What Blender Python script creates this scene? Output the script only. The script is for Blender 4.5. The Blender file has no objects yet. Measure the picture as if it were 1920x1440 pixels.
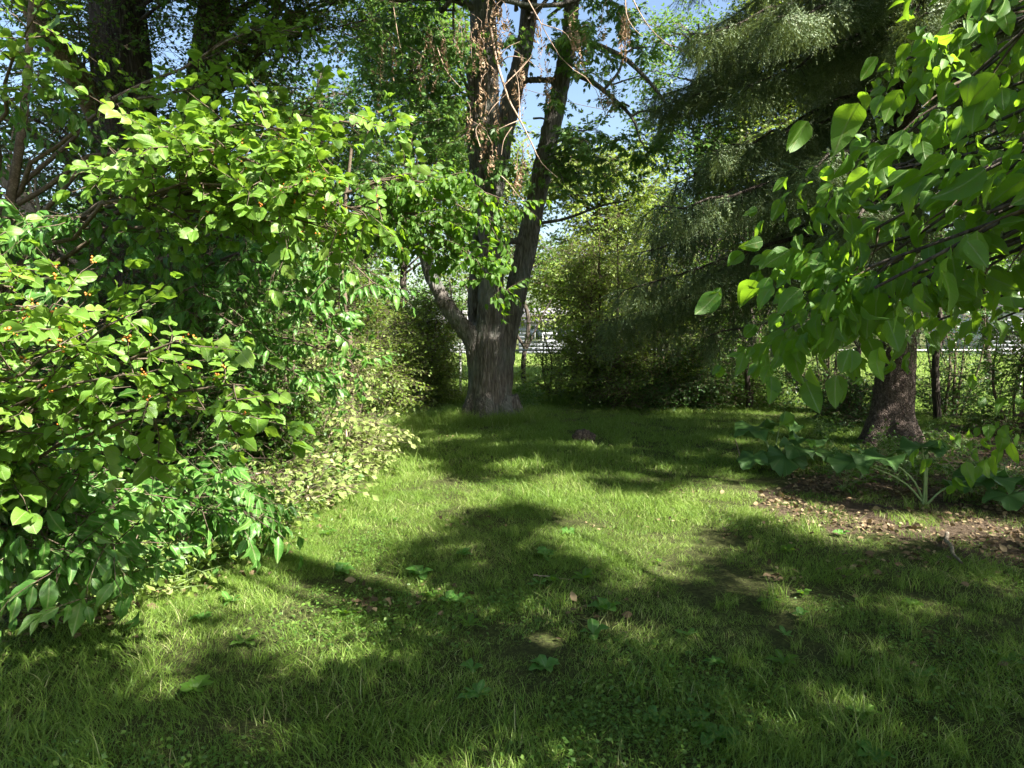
import bpy, math, random
import numpy as np
from mathutils import Vector, Matrix, noise

random.seed(7)
rng = np.random.default_rng(7)
C = bpy.context.scene
R = math.radians
U = rng.uniform

# ---------------------------------------------------------------- camera, sky, sun, exposure
CAM_H, PITCH, F = 1.6, R(4.25), 1346.0
cam_data = bpy.data.cameras.new('camera')
cam = bpy.data.objects.new('camera', cam_data)
C.collection.objects.link(cam)
cam.location = (0, 0, CAM_H)
cam.rotation_euler = (R(90) - PITCH, 0, 0)
cam_data.sensor_width = 36.0
cam_data.lens = F / 1920 * 36.0
cam_data.clip_start = 0.05
cam_data.clip_end = 900
C.camera = cam

SUN_AZ, SUN_EL = R(128), R(42)
SV = np.array([math.sin(SUN_AZ) * math.cos(SUN_EL), math.cos(SUN_AZ) * math.cos(SUN_EL), math.sin(SUN_EL)])
world = bpy.data.worlds.new('World')
C.world = world
world.use_nodes = True
wn = world.node_tree
sky = wn.nodes.new('ShaderNodeTexSky')
sky.sky_type = 'NISHITA'
sky.sun_disc = False
sky.sun_elevation = SUN_EL
sky.sun_rotation = SUN_AZ
sky.air_density = 1.15
sky.dust_density = 2.0
sky.ozone_density = 1.6
bg = wn.nodes['Background']
bg.inputs['Strength'].default_value = 0.052
wn.links.new(sky.outputs[0], bg.inputs['Color'])
sun_data = bpy.data.lights.new('sun', 'SUN')
sun_data.energy = 5.0
sun_data.angle = R(0.55)
sun_data.color = (1.0, 0.955, 0.87)
sun = bpy.data.objects.new('sun', sun_data)
C.collection.objects.link(sun)
sun.rotation_euler = Vector(SV).to_track_quat('Z', 'Y').to_euler()
C.view_settings.view_transform = 'Standard'
C.view_settings.look = 'None'
C.view_settings.exposure = 2.45
C.view_settings.gamma = 1
C.view_settings.use_curve_mapping = False
C.cycles.max_bounces = 5
C.cycles.diffuse_bounces = 3
C.cycles.glossy_bounces = 2
C.cycles.transmission_bounces = 4
C.cycles.transparent_max_bounces = 4
C.cycles.caustics_reflective = False
C.cycles.caustics_refractive = False
C.cycles.sample_clamp_indirect = 4
C.cycles.use_adaptive_sampling = True
C.cycles.adaptive_threshold = 0.02
C.cycles.use_denoising = True
C.cycles.debug_use_spatial_splits = False

# ---------------------------------------------------------------- picture geometry helpers
cp, sp_ = math.cos(PITCH), math.sin(PITCH)


def P(px, py, Y):
    """World point seen at photo pixel (px, py) at forward distance Y."""
    u, v = (px - 960) / F, -(py - 720) / F
    d = np.array([u, cp + v * sp_, v * cp - sp_])
    d = d / d[1]
    return np.array([0, 0, CAM_H]) + d * Y


def G(px, py):
    u, v = (px - 960) / F, -(py - 720) / F
    d = np.array([u, cp + v * sp_, v * cp - sp_])
    return d * (-CAM_H / d[2]) + np.array([0, 0, CAM_H])


def proj(p):
    p = np.asarray(p, float)
    x, y, z = p[..., 0], p[..., 1], p[..., 2] - CAM_H
    f = y * cp - z * sp_
    up = y * sp_ + z * cp
    f = np.where(np.abs(f) < 1e-6, 1e-6, f)
    return 960 + x / f * F, 720 - up / f * F, f


def in_poly(px, py, poly):
    px, py = np.asarray(px, float), np.asarray(py, float)
    res = np.zeros(px.shape, bool)
    n = len(poly)
    for i in range(n):
        x1, y1 = poly[i]
        x2, y2 = poly[(i + 1) % n]
        cond = (y1 > py) != (y2 > py)
        with np.errstate(divide='ignore', invalid='ignore'):
            xi = (x2 - x1) * (py - y1) / (y2 - y1 + 1e-12) + x1
        res ^= cond & (px < xi)
    return res


def norm(v):
    v = np.asarray(v, float)
    return v / (np.linalg.norm(v, axis=-1, keepdims=True) + 1e-9)


def fnoise(x, y, s, seed=0.0):
    return noise.noise(Vector((x * s + seed, y * s - seed * 0.7, seed * 1.3)))


# ---------------------------------------------------------------- mesh helpers
def mk_mesh(name, V, faces, mats, smooth=False, midx=None, attrs=None, uv=None):
    """faces: list of int arrays (n,k). attrs: dict name -> per-vertex float array."""
    me = bpy.data.meshes.new(name)
    V = np.asarray(V, np.float32)
    faces = [np.asarray(f, np.int32) for f in faces if len(f)]
    me.vertices.add(len(V))
    me.vertices.foreach_set('co', V.ravel())
    loops = np.concatenate([f.ravel() for f in faces])
    tot = np.concatenate([np.full(len(f), f.shape[1], np.int32) for f in faces])
    start = np.concatenate([[0], np.cumsum(tot)[:-1]]).astype(np.int32)
    me.loops.add(len(loops))
    me.loops.foreach_set('vertex_index', loops)
    me.polygons.add(len(tot))
    me.polygons.foreach_set('loop_start', start)
    me.polygons.foreach_set('loop_total', tot)
    if midx is not None:
        me.polygons.foreach_set('material_index', np.asarray(midx, np.int32))
    if smooth:
        me.polygons.foreach_set('use_smooth', np.ones(len(tot), bool))
    for k, a in (attrs or {}).items():
        at = me.attributes.new(k, 'FLOAT', 'POINT')
        at.data.foreach_set('value', np.asarray(a, np.float32))
    if uv is not None:
        ul = me.uv_layers.new(name='UVMap')
        ul.data.foreach_set('uv', np.asarray(uv, np.float32)[loops].ravel())
    for m in (mats if isinstance(mats, (list, tuple)) else [mats]):
        me.materials.append(m)
    me.update()
    me.validate()
    return me


def link(o, parent=None):
    C.collection.objects.link(o)
    if parent is not None:
        o.parent = parent
    return o


def tag(o, label=None, cat=None, group=None, kind=None):
    for k, v in (('label', label), ('category', cat), ('group', group), ('kind', kind)):
        if v:
            o[k] = v
    return o


def thing(name, label, cat, loc=(0, 0, 0), group=None):
    o = bpy.data.objects.new(name, None)
    o.location = tuple(float(v) for v in loc)
    o.empty_display_size = 0.1
    link(o)
    return tag(o, label, cat, group)


def tubes_mesh(curves, sides=5, cap=False):
    """curves: list of (pts (n,3), radii (n,)). Returns V, quads."""
    Vs, Fs, off = [], [], 0
    ang = np.linspace(0, 2 * np.pi, sides, endpoint=False)
    ca, sa = np.cos(ang), np.sin(ang)
    for pts, rad in curves:
        pts = np.asarray(pts, float)
        rad = np.asarray(rad, float)
        n = len(pts)
        t = np.gradient(pts, axis=0)
        t = norm(t)
        ref = np.array([0.0, 0, 1]) if abs(t[0, 2]) < 0.8 else np.array([1.0, 0, 0])
        a = norm(np.cross(t, ref))
        b = np.cross(t, a)
        ring = pts[:, None, :] + rad[:, None, None] * (a[:, None, :] * ca[None, :, None] + b[:, None, :] * sa[None, :, None])
        Vs.append(ring.reshape(-1, 3))
        i = np.arange(n - 1)[:, None] * sides
        j = np.arange(sides)[None, :]
        j2 = (j + 1) % sides
        q = np.stack([i + j, i + j2, i + sides + j2, i + sides + j], -1).reshape(-1, 4) + off
        Fs.append(q)
        off += n * sides
    return np.concatenate(Vs), np.concatenate(Fs)


def spline(pts, n=10):
    """Catmull-Rom through pts."""
    pts = [np.asarray(p, float) for p in pts]
    pts = [2 * pts[0] - pts[1]] + pts + [2 * pts[-1] - pts[-2]]
    out = []
    m = len(pts) - 3
    for s in np.linspace(0, m, n):
        i = min(int(s), m - 1)
        t = s - i
        p0, p1, p2, p3 = pts[i:i + 4]
        out.append(0.5 * ((2 * p1) + (p2 - p0) * t + (2 * p0 - 5 * p1 + 4 * p2 - p3) * t * t + (3 * p1 - p0 - 3 * p2 + p3) * t ** 3))
    return np.array(out)


# ---------------------------------------------------------------- materials
def new_mat(name):
    m = bpy.data.materials.new(name)
    m.use_nodes = True
    nt = m.node_tree
    for n in list(nt.nodes):
        nt.nodes.remove(n)
    out = nt.nodes.new('ShaderNodeOutputMaterial')
    return m, nt, out


def N(nt, typ, **kw):
    n = nt.nodes.new(typ)
    for k, v in kw.items():
        if k in n.inputs:
            n.inputs[k].default_value = v
        else:
            setattr(n, k, v)
    return n


def ramp(nt, fac, stops):
    r = nt.nodes.new('ShaderNodeValToRGB')
    els = r.color_ramp.elements
    while len(els) < len(stops):
        els.new(0.5)
    for e, (p, c) in zip(els, stops):
        e.position = p
        e.color = (*c, 1)
    nt.links.new(fac, r.inputs[0])
    return r.outputs[0]


def mixc(nt, fac, a, b, mode='MIX'):
    m = nt.nodes.new('ShaderNodeMix')
    m.data_type = 'RGBA'
    m.blend_type = mode
    for sock, v in ((m.inputs[0], fac), (m.inputs[6], a), (m.inputs[7], b)):
        if hasattr(v, 'is_linked'):
            nt.links.new(v, sock)
        elif isinstance(v, (int, float)):
            sock.default_value = v
        else:
            sock.default_value = (*v, 1)
    return m.outputs[2]


def leaf_mat(name, cols, trans, tw=0.42, rough=0.42, spec=0.4, veins=False, blot=0.0):
    """cols: stops for the reflected colour along 'tint'; trans: colour of light let through."""
    m, nt, out = new_mat(name)
    at = N(nt, 'ShaderNodeAttribute', attribute_name='tint')
    col = ramp(nt, at.outputs['Fac'], cols)
    p = nt.nodes.new('ShaderNodeBsdfPrincipled')
    tr = nt.nodes.new('ShaderNodeBsdfTranslucent')
    if veins:
        uv = nt.nodes.new('ShaderNodeUVMap')
        sx = nt.nodes.new('ShaderNodeSeparateXYZ')
        nt.links.new(uv.outputs[0], sx.inputs[0])
        au = N(nt, 'ShaderNodeMath', operation='ABSOLUTE')
        nt.links.new(sx.outputs[1], au.inputs[0])
        # side veins: v - 0.9*|u| repeated
        m1 = N(nt, 'ShaderNodeMath', operation='MULTIPLY_ADD')
        nt.links.new(au.outputs[0], m1.inputs[0])
        m1.inputs[1].default_value = -0.8
        nt.links.new(sx.outputs[0], m1.inputs[2])
        m2 = N(nt, 'ShaderNodeMath', operation='MULTIPLY')
        nt.links.new(m1.outputs[0], m2.inputs[0])
        m2.inputs[1].default_value = 8.0
        m3 = N(nt, 'ShaderNodeMath', operation='PINGPONG')
        nt.links.new(m2.outputs[0], m3.inputs[0])
        m3.inputs[1].default_value = 0.5
        sv = nt.nodes.new('ShaderNodeMapRange')
        sv.inputs['From Min'].default_value = 0.0
        sv.inputs['From Max'].default_value = 0.09
        sv.inputs['To Min'].default_value = 1.0
        sv.inputs['To Max'].default_value = 0.0
        nt.links.new(m3.outputs[0], sv.inputs['Value'])
        mv = nt.nodes.new('ShaderNodeMapRange')
        mv.inputs['From Min'].default_value = 0.008
        mv.inputs['From Max'].default_value = 0.03
        mv.inputs['To Min'].default_value = 1.0
        mv.inputs['To Max'].default_value = 0.0
        nt.links.new(au.outputs[0], mv.inputs['Value'])
        vs = N(nt, 'ShaderNodeMath', operation='MULTIPLY')
        nt.links.new(sv.outputs[0], vs.inputs[0])
        vs.inputs[1].default_value = 0.35
        vm = N(nt, 'ShaderNodeMath', operation='MAXIMUM')
        nt.links.new(vs.outputs[0], vm.inputs[0])
        nt.links.new(mv.outputs[0], vm.inputs[1])
        lighter = mixc(nt, 0.55, col, (0.32, 0.42, 0.16))
        col = mixc(nt, vm.outputs[0], col, lighter)
        bm = N(nt, 'ShaderNodeBump', Strength=0.35, Distance=0.002)
        bm.invert = True
        nt.links.new(vm.outputs[0], bm.inputs['Height'])
        nt.links.new(bm.outputs[0], p.inputs['Normal'])
        nt.links.new(bm.outputs[0], tr.inputs['Normal'])
        trc = mixc(nt, vm.outputs[0], trans, tuple(c * 0.55 for c in trans))
        nt.links.new(trc, tr.inputs['Color'])
    else:
        trc = mixc(nt, at.outputs['Fac'], tuple(c * 0.8 for c in trans), trans)
        nt.links.new(trc, tr.inputs['Color'])
    if blot:
        geo = nt.nodes.new('ShaderNodeNewGeometry')
        nz = N(nt, 'ShaderNodeTexNoise', Scale=60.0, Detail=3.0)
        nt.links.new(geo.outputs['Position'], nz.inputs['Vector'])
        bl = ramp(nt, nz.outputs[0], [(0.60, (0, 0, 0)), (0.70, (1, 1, 1))])
        mm = N(nt, 'ShaderNodeMath', operation='MULTIPLY')
        nt.links.new(bl, mm.inputs[0])
        mm.inputs[1].default_value = blot
        col = mixc(nt, mm.outputs[0], col, (0.16, 0.12, 0.03))
    nt.links.new(col, p.inputs['Base Color'])
    p.inputs['Roughness'].default_value = rough
    p.inputs['Specular IOR Level'].default_value = spec
    mx = nt.nodes.new('ShaderNodeMixShader')
    mx.inputs[0].default_value = tw
    nt.links.new(p.outputs[0], mx.inputs[1])
    nt.links.new(tr.outputs[0], mx.inputs[2])
    nt.links.new(mx.outputs[0], out.inputs[0])
    return m


def bark_mat(name, dark, mid, light, sx=14.0, sz=2.2, bump=0.9, dist=0.02, lichen=None, rough=0.9, rings=False):
    m, nt, out = new_mat(name)
    tc = nt.nodes.new('ShaderNodeTexCoord')
    mp = nt.nodes.new('ShaderNodeMapping')
    mp.inputs['Scale'].default_value = (sx, sx, sz)
    nt.links.new(tc.outputs['Object'], mp.inputs[0])
    n1 = N(nt, 'ShaderNodeTexNoise', Scale=1.0, Detail=7.0, Roughness=0.65, Distortion=0.6)
    nt.links.new(mp.outputs[0], n1.inputs['Vector'])
    v1 = N(nt, 'ShaderNodeTexVoronoi', Scale=1.5)
    v1.feature = 'DISTANCE_TO_EDGE'
    nt.links.new(mp.outputs[0], v1.inputs['Vector'])
    n2 = N(nt, 'ShaderNodeTexNoise', Scale=2.2, Detail=4.0)
    nt.links.new(tc.outputs['Object'], n2.inputs['Vector'])
    vr = ramp(nt, v1.outputs['Distance'], [(0.0, (0, 0, 0)), (0.22, (1, 1, 1))])
    col = ramp(nt, n1.outputs[0], [(0.3, dark), (0.52, mid), (0.75, light)])
    col = mixc(nt, vr, mixc(nt, 0.6, col, dark), col)
    lich = ramp(nt, n2.outputs[0], [(0.48, (0, 0, 0)), (0.66, (1, 1, 1))])
    if lichen:
        mm = N(nt, 'ShaderNodeMath', operation='MULTIPLY')
        nt.links.new(lich, mm.inputs[0])
        mm.inputs[1].default_value = 0.55
        col = mixc(nt, mm.outputs[0], col, lichen)
    p = nt.nodes.new('ShaderNodeBsdfPrincipled')
    p.inputs['Roughness'].default_value = rough
    p.inputs['Specular IOR Level'].default_value = 0.15
    nt.links.new(col, p.inputs['Base Color'])
    ad = N(nt, 'ShaderNodeMath', operation='ADD')
    nt.links.new(n1.outputs[0], ad.inputs[0])
    nt.links.new(vr, ad.inputs[1])
    b = N(nt, 'ShaderNodeBump', Strength=bump, Distance=dist)
    nt.links.new(ad.outputs[0], b.inputs['Height'])
    nt.links.new(b.outputs[0], p.inputs['Normal'])
    nt.links.new(p.outputs[0], out.inputs[0])
    return m


def plain_mat(name, col, rough=0.7, var=0.25, scale=8.0, bump=0.0, metal=0.0):
    m, nt, out = new_mat(name)
    tc = nt.nodes.new('ShaderNodeTexCoord')
    nz = N(nt, 'ShaderNodeTexNoise', Scale=scale, Detail=6.0)
    nt.links.new(tc.outputs['Object'], nz.inputs['Vector'])
    c = ramp(nt, nz.outputs[0], [(0.25, tuple(v * (1 - var) for v in col)), (0.75, tuple(min(1, v * (1 + var)) for v in col))])
    p = nt.nodes.new('ShaderNodeBsdfPrincipled')
    p.inputs['Roughness'].default_value = rough
    p.inputs['Metallic'].default_value = metal
    nt.links.new(c, p.inputs['Base Color'])
    if bump:
        b = N(nt, 'ShaderNodeBump', Strength=bump, Distance=0.02)
        nt.links.new(nz.outputs[0], b.inputs['Height'])
        nt.links.new(b.outputs[0], p.inputs['Normal'])
    nt.links.new(p.outputs[0], out.inputs[0])
    return m


M = {}
M['honey'] = leaf_mat('honeysuckle_leaf', [(0, (0.085, 0.17, 0.02)), (0.6, (0.12, 0.24, 0.03)), (1, (0.19, 0.29, 0.05))], (0.25, 0.42, 0.03), tw=0.42, rough=0.46, spec=0.4, veins=True, blot=.5)
M['cherry'] = leaf_mat('cherry_leaf', [(0, (0.045, 0.13, 0.022)), (0.6, (0.07, 0.18, 0.03)), (1, (0.12, 0.23, 0.04))], (0.15, 0.36, 0.03), tw=0.38, rough=0.42, spec=0.4, veins=True, blot=.4)
M['mulberry'] = leaf_mat('mulberry_leaf', [(0, (0.045, 0.11, 0.015)), (0.6, (0.065, 0.15, 0.02)), (1, (0.1, 0.2, 0.03))], (0.26, 0.46, 0.02), tw=0.5, rough=0.5, spec=0.3, veins=True, blot=.4)
M['maple'] = leaf_mat('maple_leaf', [(0, (0.06, 0.13, 0.03)), (0.6, (0.09, 0.19, 0.04)), (1, (0.17, 0.27, 0.07))], (0.22, 0.38, 0.05), tw=0.42, rough=0.45)
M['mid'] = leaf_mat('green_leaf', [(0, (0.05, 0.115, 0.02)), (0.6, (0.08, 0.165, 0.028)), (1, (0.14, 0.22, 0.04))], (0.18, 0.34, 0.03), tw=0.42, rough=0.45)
M['olive'] = leaf_mat('olive_leaf', [(0, (0.085, 0.14, 0.022)), (0.6, (0.14, 0.21, 0.035)), (1, (0.23, 0.28, 0.07))], (0.34, 0.46, 0.05), tw=0.42, rough=0.5)
M['pale'] = leaf_mat('pale_creeper_leaf', [(0, (0.13, 0.19, 0.04)), (0.6, (0.2, 0.26, 0.07)), (1, (0.33, 0.34, 0.14))], (0.3, 0.38, 0.08), tw=0.35, rough=0.6, blot=0.3)
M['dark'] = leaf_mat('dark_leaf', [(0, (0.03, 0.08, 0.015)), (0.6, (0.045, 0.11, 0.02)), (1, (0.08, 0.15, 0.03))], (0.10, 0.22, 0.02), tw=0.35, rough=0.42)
M['rhubarb'] = leaf_mat('large_leaf', [(0, (0.05, 0.12, 0.03)), (1, (0.08, 0.17, 0.04))], (0.12, 0.28, 0.04), tw=0.3, rough=0.5, veins=True)
M['grass'] = leaf_mat('grass_blade', [(0, (0.075, 0.145, 0.018)), (0.5, (0.155, 0.245, 0.04)), (0.86, (0.26, 0.34, 0.08)), (1, (0.42, 0.4, 0.2))], (0.29, 0.44, 0.07), tw=0.4, rough=0.5, spec=0.3)
M['drygrass'] = leaf_mat('dry_grass_blade', [(0, (0.14, 0.2, 0.04)), (0.5, (0.22, 0.26, 0.08)), (1, (0.40, 0.34, 0.18))], (0.3, 0.32, 0.1), tw=0.35, rough=0.6)
M['needle'] = leaf_mat('spruce_needle', [(0, (0.07, 0.105, 0.035)), (0.45, (0.11, 0.165, 0.065)), (0.75, (0.17, 0.24, 0.14)), (1, (0.28, 0.31, 0.14))], (0.14, 0.17, 0.03), tw=0.2, rough=0.5)
M['deadleaf'] = leaf_mat('dead_leaf', [(0, (0.2, 0.12, 0.07)), (0.6, (0.36, 0.25, 0.15)), (1, (0.5, 0.39, 0.26))], (0.4, 0.24, 0.13), tw=0.3, rough=0.7)
M['litter'] = leaf_mat('leaf_litter', [(0, (0.06, 0.04, 0.02)), (0.6, (0.15, 0.10, 0.05)), (1, (0.28, 0.22, 0.12))], (0.16, 0.11, 0.04), tw=0.12, rough=0.8)
M['bark'] = bark_mat('furrowed_bark', (0.05, 0.043, 0.037), (0.17, 0.15, 0.13), (0.34, 0.31, 0.28), sx=22, sz=2.6, bump=0.8, dist=0.014, lichen=(0.2, 0.22, 0.19))
M['bark_dark'] = bark_mat('dark_bark', (0.035, 0.028, 0.022), (0.085, 0.07, 0.056), (0.17, 0.145, 0.12), sx=18, sz=2.6, bump=0.9, dist=0.016)
M['bark_spruce'] = bark_mat('scaly_spruce_bark', (0.05, 0.036, 0.03), (0.15, 0.115, 0.095), (0.3, 0.24, 0.205), sx=26, sz=17, bump=0.9, dist=0.014)
M['bark_pale'] = bark_mat('pale_bark', (0.14, 0.11, 0.08), (0.3, 0.25, 0.19), (0.45, 0.39, 0.31), sx=20, sz=4, bump=0.7, dist=0.01)
M['twig'] = bark_mat('twig_bark', (0.06, 0.045, 0.03), (0.13, 0.1, 0.07), (0.22, 0.18, 0.13), sx=30, sz=30, bump=0.2, dist=0.003)
M['drytwig'] = bark_mat('dry_twig_bark', (0.2, 0.13, 0.09), (0.36, 0.27, 0.2), (0.52, 0.43, 0.34), sx=30, sz=30, bump=0.2, dist=0.003)
M['petiole'] = plain_mat('green_stalk', (0.2, 0.28, 0.1), 0.5, 0.2, 20)
M['berry'] = plain_mat('orange_berry', (0.5, 0.17, 0.03), 0.35, 0.2, 40)

# ---------------------------------------------------------------- leaf shapes (unit length along +X, width along Y, normal +Z)
def leaf_shape(prof, stations, fold=0.25, droop=0.25, wave=0.0, seed=0):
    """Returns V, tris, uv. prof(v) -> half width."""
    r = np.random.default_rng(seed)
    vs = np.linspace(0, 1, stations + 2)
    V, uv, mid, L, Rr = [], [], [], [], []

    def add(x, y):
        w = wave * math.sin(9 * x + seed) * abs(y) * 3
        V.append((x * (1 - 0.12 * droop * x), y, abs(y) * fold - droop * x * x * 0.5 + w + wave * 0.3 * r.uniform(-1, 1) * abs(y)))
        uv.append((x, y))
        return len(V) - 1
    for i, v in enumerate(vs):
        mid.append(add(v, 0))
        if 0 < i < stations + 1:
            w = prof(v)
            L.append(add(v, w))
            Rr.append(add(v, -w))
    T = []
    T.append((mid[0], mid[1], L[0])); T.append((mid[0], Rr[0], mid[1]))
    for i in range(stations - 1):
        T += [(mid[i + 1], mid[i + 2], L[i + 1]), (mid[i + 1], L[i + 1], L[i])]
        T += [(mid[i + 1], Rr[i], Rr[i + 1]), (mid[i + 1], Rr[i + 1], mid[i + 2])]
    T.append((mid[-2], mid[-1], L[-1])); T.append((mid[-2], Rr[-1], mid[-1]))
    return np.array(V, float), np.array(T, int), np.array(uv, float)


def ov(w, peak=0.4, tip=1.0):
    def f(v):
        a = (v / peak) if v < peak else (1 - v) / (1 - peak)
        return w * (math.sin(a * math.pi / 2) ** (0.6 if v < peak else tip))
    return f


def lobed(scale_w, seed, cup=0.1):
    """Deeply cut palmate maple-like leaf."""
    pts = []
    for a, rr in [(-150, .28), (-115, .5), (-95, .3), (-70, .62), (-52, .72), (-40, .33), (-22, .62), (-12, .85), (0, 1.0), (12, .85), (22, .62), (40, .33), (52, .72), (70, .62), (95, .3), (115, .5), (150, .28)]:
        a = math.radians(a)
        pts.append((0.3 + 0.7 * rr * math.cos(a), scale_w * rr * math.sin(a)))
    V = [(0.25, 0, 0)] + [(x, y, -cup * (x * x) - abs(y) * 0.2) for x, y in pts] + [(0, 0, 0.02)]
    n = len(pts)
    T = [(0, i + 1, i + 2) for i in range(n - 1)] + [(0, n, n + 1), (0, n + 1, 1)]
    V = np.array(V)
    return V, np.array(T), V[:, :2].copy()


SH = {
    'honey_hi': [leaf_shape(ov(w, .45, .62), 6, fo, dr, .06, s) for s, (w, fo, dr) in enumerate([(.37, .2, .2), (.34, .45, .5), (.39, .1, .6), (.33, .6, .3), (.36, .3, .9), (.3, .35, .1)])],
    'honey_lo': [leaf_shape(ov(.36, .42, .9), 1, .28, .3, 0, s) for s in range(1)],
    'cherry_hi': [leaf_shape(ov(w, .45, 1.05), 6, fo, dr, .12, s) for s, (w, fo, dr) in enumerate([(.21, .3, .3), (.19, .6, .6), (.23, .15, .9), (.2, .45, 1.1), (.17, .8, .4)])],
    'cherry_lo': [leaf_shape(ov(.2, .45), 1, .3, .3, 0, 0)],
    'mulberry_hi': [leaf_shape(ov(w, .35, .8), 7, fo, dr, .05, s) for s, (w, fo, dr) in enumerate([(.31, .15, .3), (.29, .35, .8), (.33, .1, 1.1), (.28, .5, .5), (.31, .25, 1.3), (.25, .3, .2)])],
    'mulberry_lo': [leaf_shape(ov(.33, .35), 2, .3, .4, 0, 0)],
    'maple': [lobed(.5, 0, .1), lobed(.45, 1, .3)],
    'ovate': [leaf_shape(ov(.28, .42), 1, .25, .3, 0, 0)],
    'ovate2': [leaf_shape(ov(.3, .4), 2, .25, .4, 0.1, 1)],
    'dead': [leaf_shape(ov(.17, .5), 2, .9, .6, .2, 0)],
}


# ---------------------------------------------------------------- twigs: local sets of leaves along +X
def frames(D, up, roll):
    """rotation matrices with x = D, z ~ up, rolled."""
    x = norm(D)
    z = up - (x * up).sum(-1, keepdims=True) * x
    z = norm(z)
    y = np.cross(z, x)
    c, s = np.cos(roll)[:, None], np.sin(roll)[:, None]
    y2 = y * c + z * s
    z2 = -y * s + z * c
    return np.stack([x, y2, z2], -1)


TW = {}


def make_twigs(kind, n_var, length, nleaf, size, ang, g, opposite=False, rolljit=0.35, upjit=0.25, cluster_end=2, zig=0.05, seed=0, sub=0):
    """Each variant: leaf positions, rotations, sizes, stem curves."""
    r = np.random.default_rng(seed + 11)
    res = []
    for v in range(n_var):
        stems = []
        curve = np.array([[t * length, math.sin(t * 5 + v) * zig * length, -0.12 * length * t * t] for t in np.linspace(0, 1, 5)])
        stems.append((curve, np.linspace(0.0035, 0.001, 5)))
        axes = [(curve, nleaf)]
        for k in range(sub):
            t0 = r.uniform(0.2, 0.7)
            b = curve[0] + (curve[-1] - curve[0]) * t0
            sd = (1 if k % 2 else -1)
            d = norm(np.array([0.8, sd * r.uniform(.5, .9), r.uniform(-.1, .25)]))
            c2 = b + d[None, :] * np.linspace(0, length * r.uniform(.4, .65), 4)[:, None]
            stems.append((c2, np.linspace(0.0025, 0.001, 4)))
            axes.append((c2, max(3, int(nleaf * 0.6))))
        P0, D0, S0 = [], [], []
        for cv, nl in axes:
            ax = norm(cv[-1] - cv[0])
            for i in range(nl):
                t = 0.08 + 0.92 * (i + 0.5) / nl
                if i >= nl - cluster_end:
                    t = 1.0
                pos = np.array([np.interp(t, np.linspace(0, 1, len(cv)), cv[:, k]) for k in range(3)])
                for sd in ((1, -1) if opposite else ((1 if i % 2 else -1),)):
                    a = ang * r.uniform(.7, 1.25) * (0.35 if t >= 1 else 1)
                    side = np.array([-ax[1], ax[0], 0])
                    side = side / (np.linalg.norm(side) + 1e-6)
                    d = ax * math.cos(a) + side * sd * math.sin(a) + np.array([0, 0, r.normal(0, .18) - g * r.uniform(.5, 1.4)])
                    s = r.uniform(*size) * (1 - 0.35 * abs(t - 0.45))
                    d = norm(d)
                    P0.append(pos + d * s * 0.12); D0.append(d); S0.append(s)
        P0, D0, S0 = np.array(P0), np.array(D0), np.array(S0)
        up = np.array([[0, 0, 1.0]]) + r.normal(0, upjit, (len(P0), 3))
        Rm = frames(D0, up, r.normal(0, rolljit, len(P0)))
        res.append(dict(p=P0, R=Rm, s=S0, stems=stems))
    TW[kind] = res


make_twigs('honey', 6, .34, 6, (.06, .105), 1.0, .12, opposite=True, seed=1)
make_twigs('cherry', 6, .34, 9, (.085, .14), .75, .75, seed=2, rolljit=.5)
make_twigs('mulberry', 6, .36, 9, (.04, .11), .85, .95, seed=3, rolljit=.55, upjit=.4)
make_twigs('maple', 5, .32, 6, (.09, .14), .9, .55, opposite=True, seed=4, rolljit=.4)
make_twigs('mid', 6, .34, 7, (.045, .075), .9, .25, sub=2, seed=5, rolljit=.5, upjit=.4)
make_twigs('small', 6, .26, 6, (.03, .05), .9, .2, sub=3, seed=6, rolljit=.6, upjit=.5)
make_twigs('big', 5, .5, 7, (.08, .12), .9, .35, sub=2, seed=8, rolljit=.5, upjit=.4)
make_twigs('far', 4, 1.1, 8, (.16, .26), .9, .3, sub=3, seed=9, rolljit=.6, upjit=.6)
make_twigs('dead', 5, .26, 8, (.045, .085), .5, 1.9, seed=10, rolljit=1.5)
make_twigs('creeper', 6, .3, 6, (.045, .075), .9, .6, opposite=False, sub=2, seed=12, rolljit=.6, upjit=.5)


def scatter(name, leaves, shapes, mat, r=None):
    """leaves: (pos (n,3), R (n,3,3), s (n,), tint (n,)) -> one mesh object data."""
    pos, Rm, s, tint = leaves
    n = len(pos)
    which = rng.integers(0, len(shapes), n)
    Vs, Fs, Ts, UVs, off = [], [], [], [], 0
    for k, (V, T, uv) in enumerate(shapes):
        sel = np.where(which == k)[0]
        if not len(sel):
            continue
        W = np.einsum('nij,vj->nvi', Rm[sel] * s[sel, None, None], V) + pos[sel, None, :]
        Vs.append(W.reshape(-1, 3))
        Fs.append((T[None] + (np.arange(len(sel)) * len(V))[:, None, None]).reshape(-1, 3) + off)
        Ts.append(np.repeat(tint[sel], len(V)))
        UVs.append(np.tile(uv, (len(sel), 1)))
        off += len(sel) * len(V)
    return mk_mesh(name, np.concatenate(Vs), Fs and [np.concatenate(Fs)], mat, False, None, {'tint': np.concatenate(Ts)}, np.concatenate(UVs))


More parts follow.
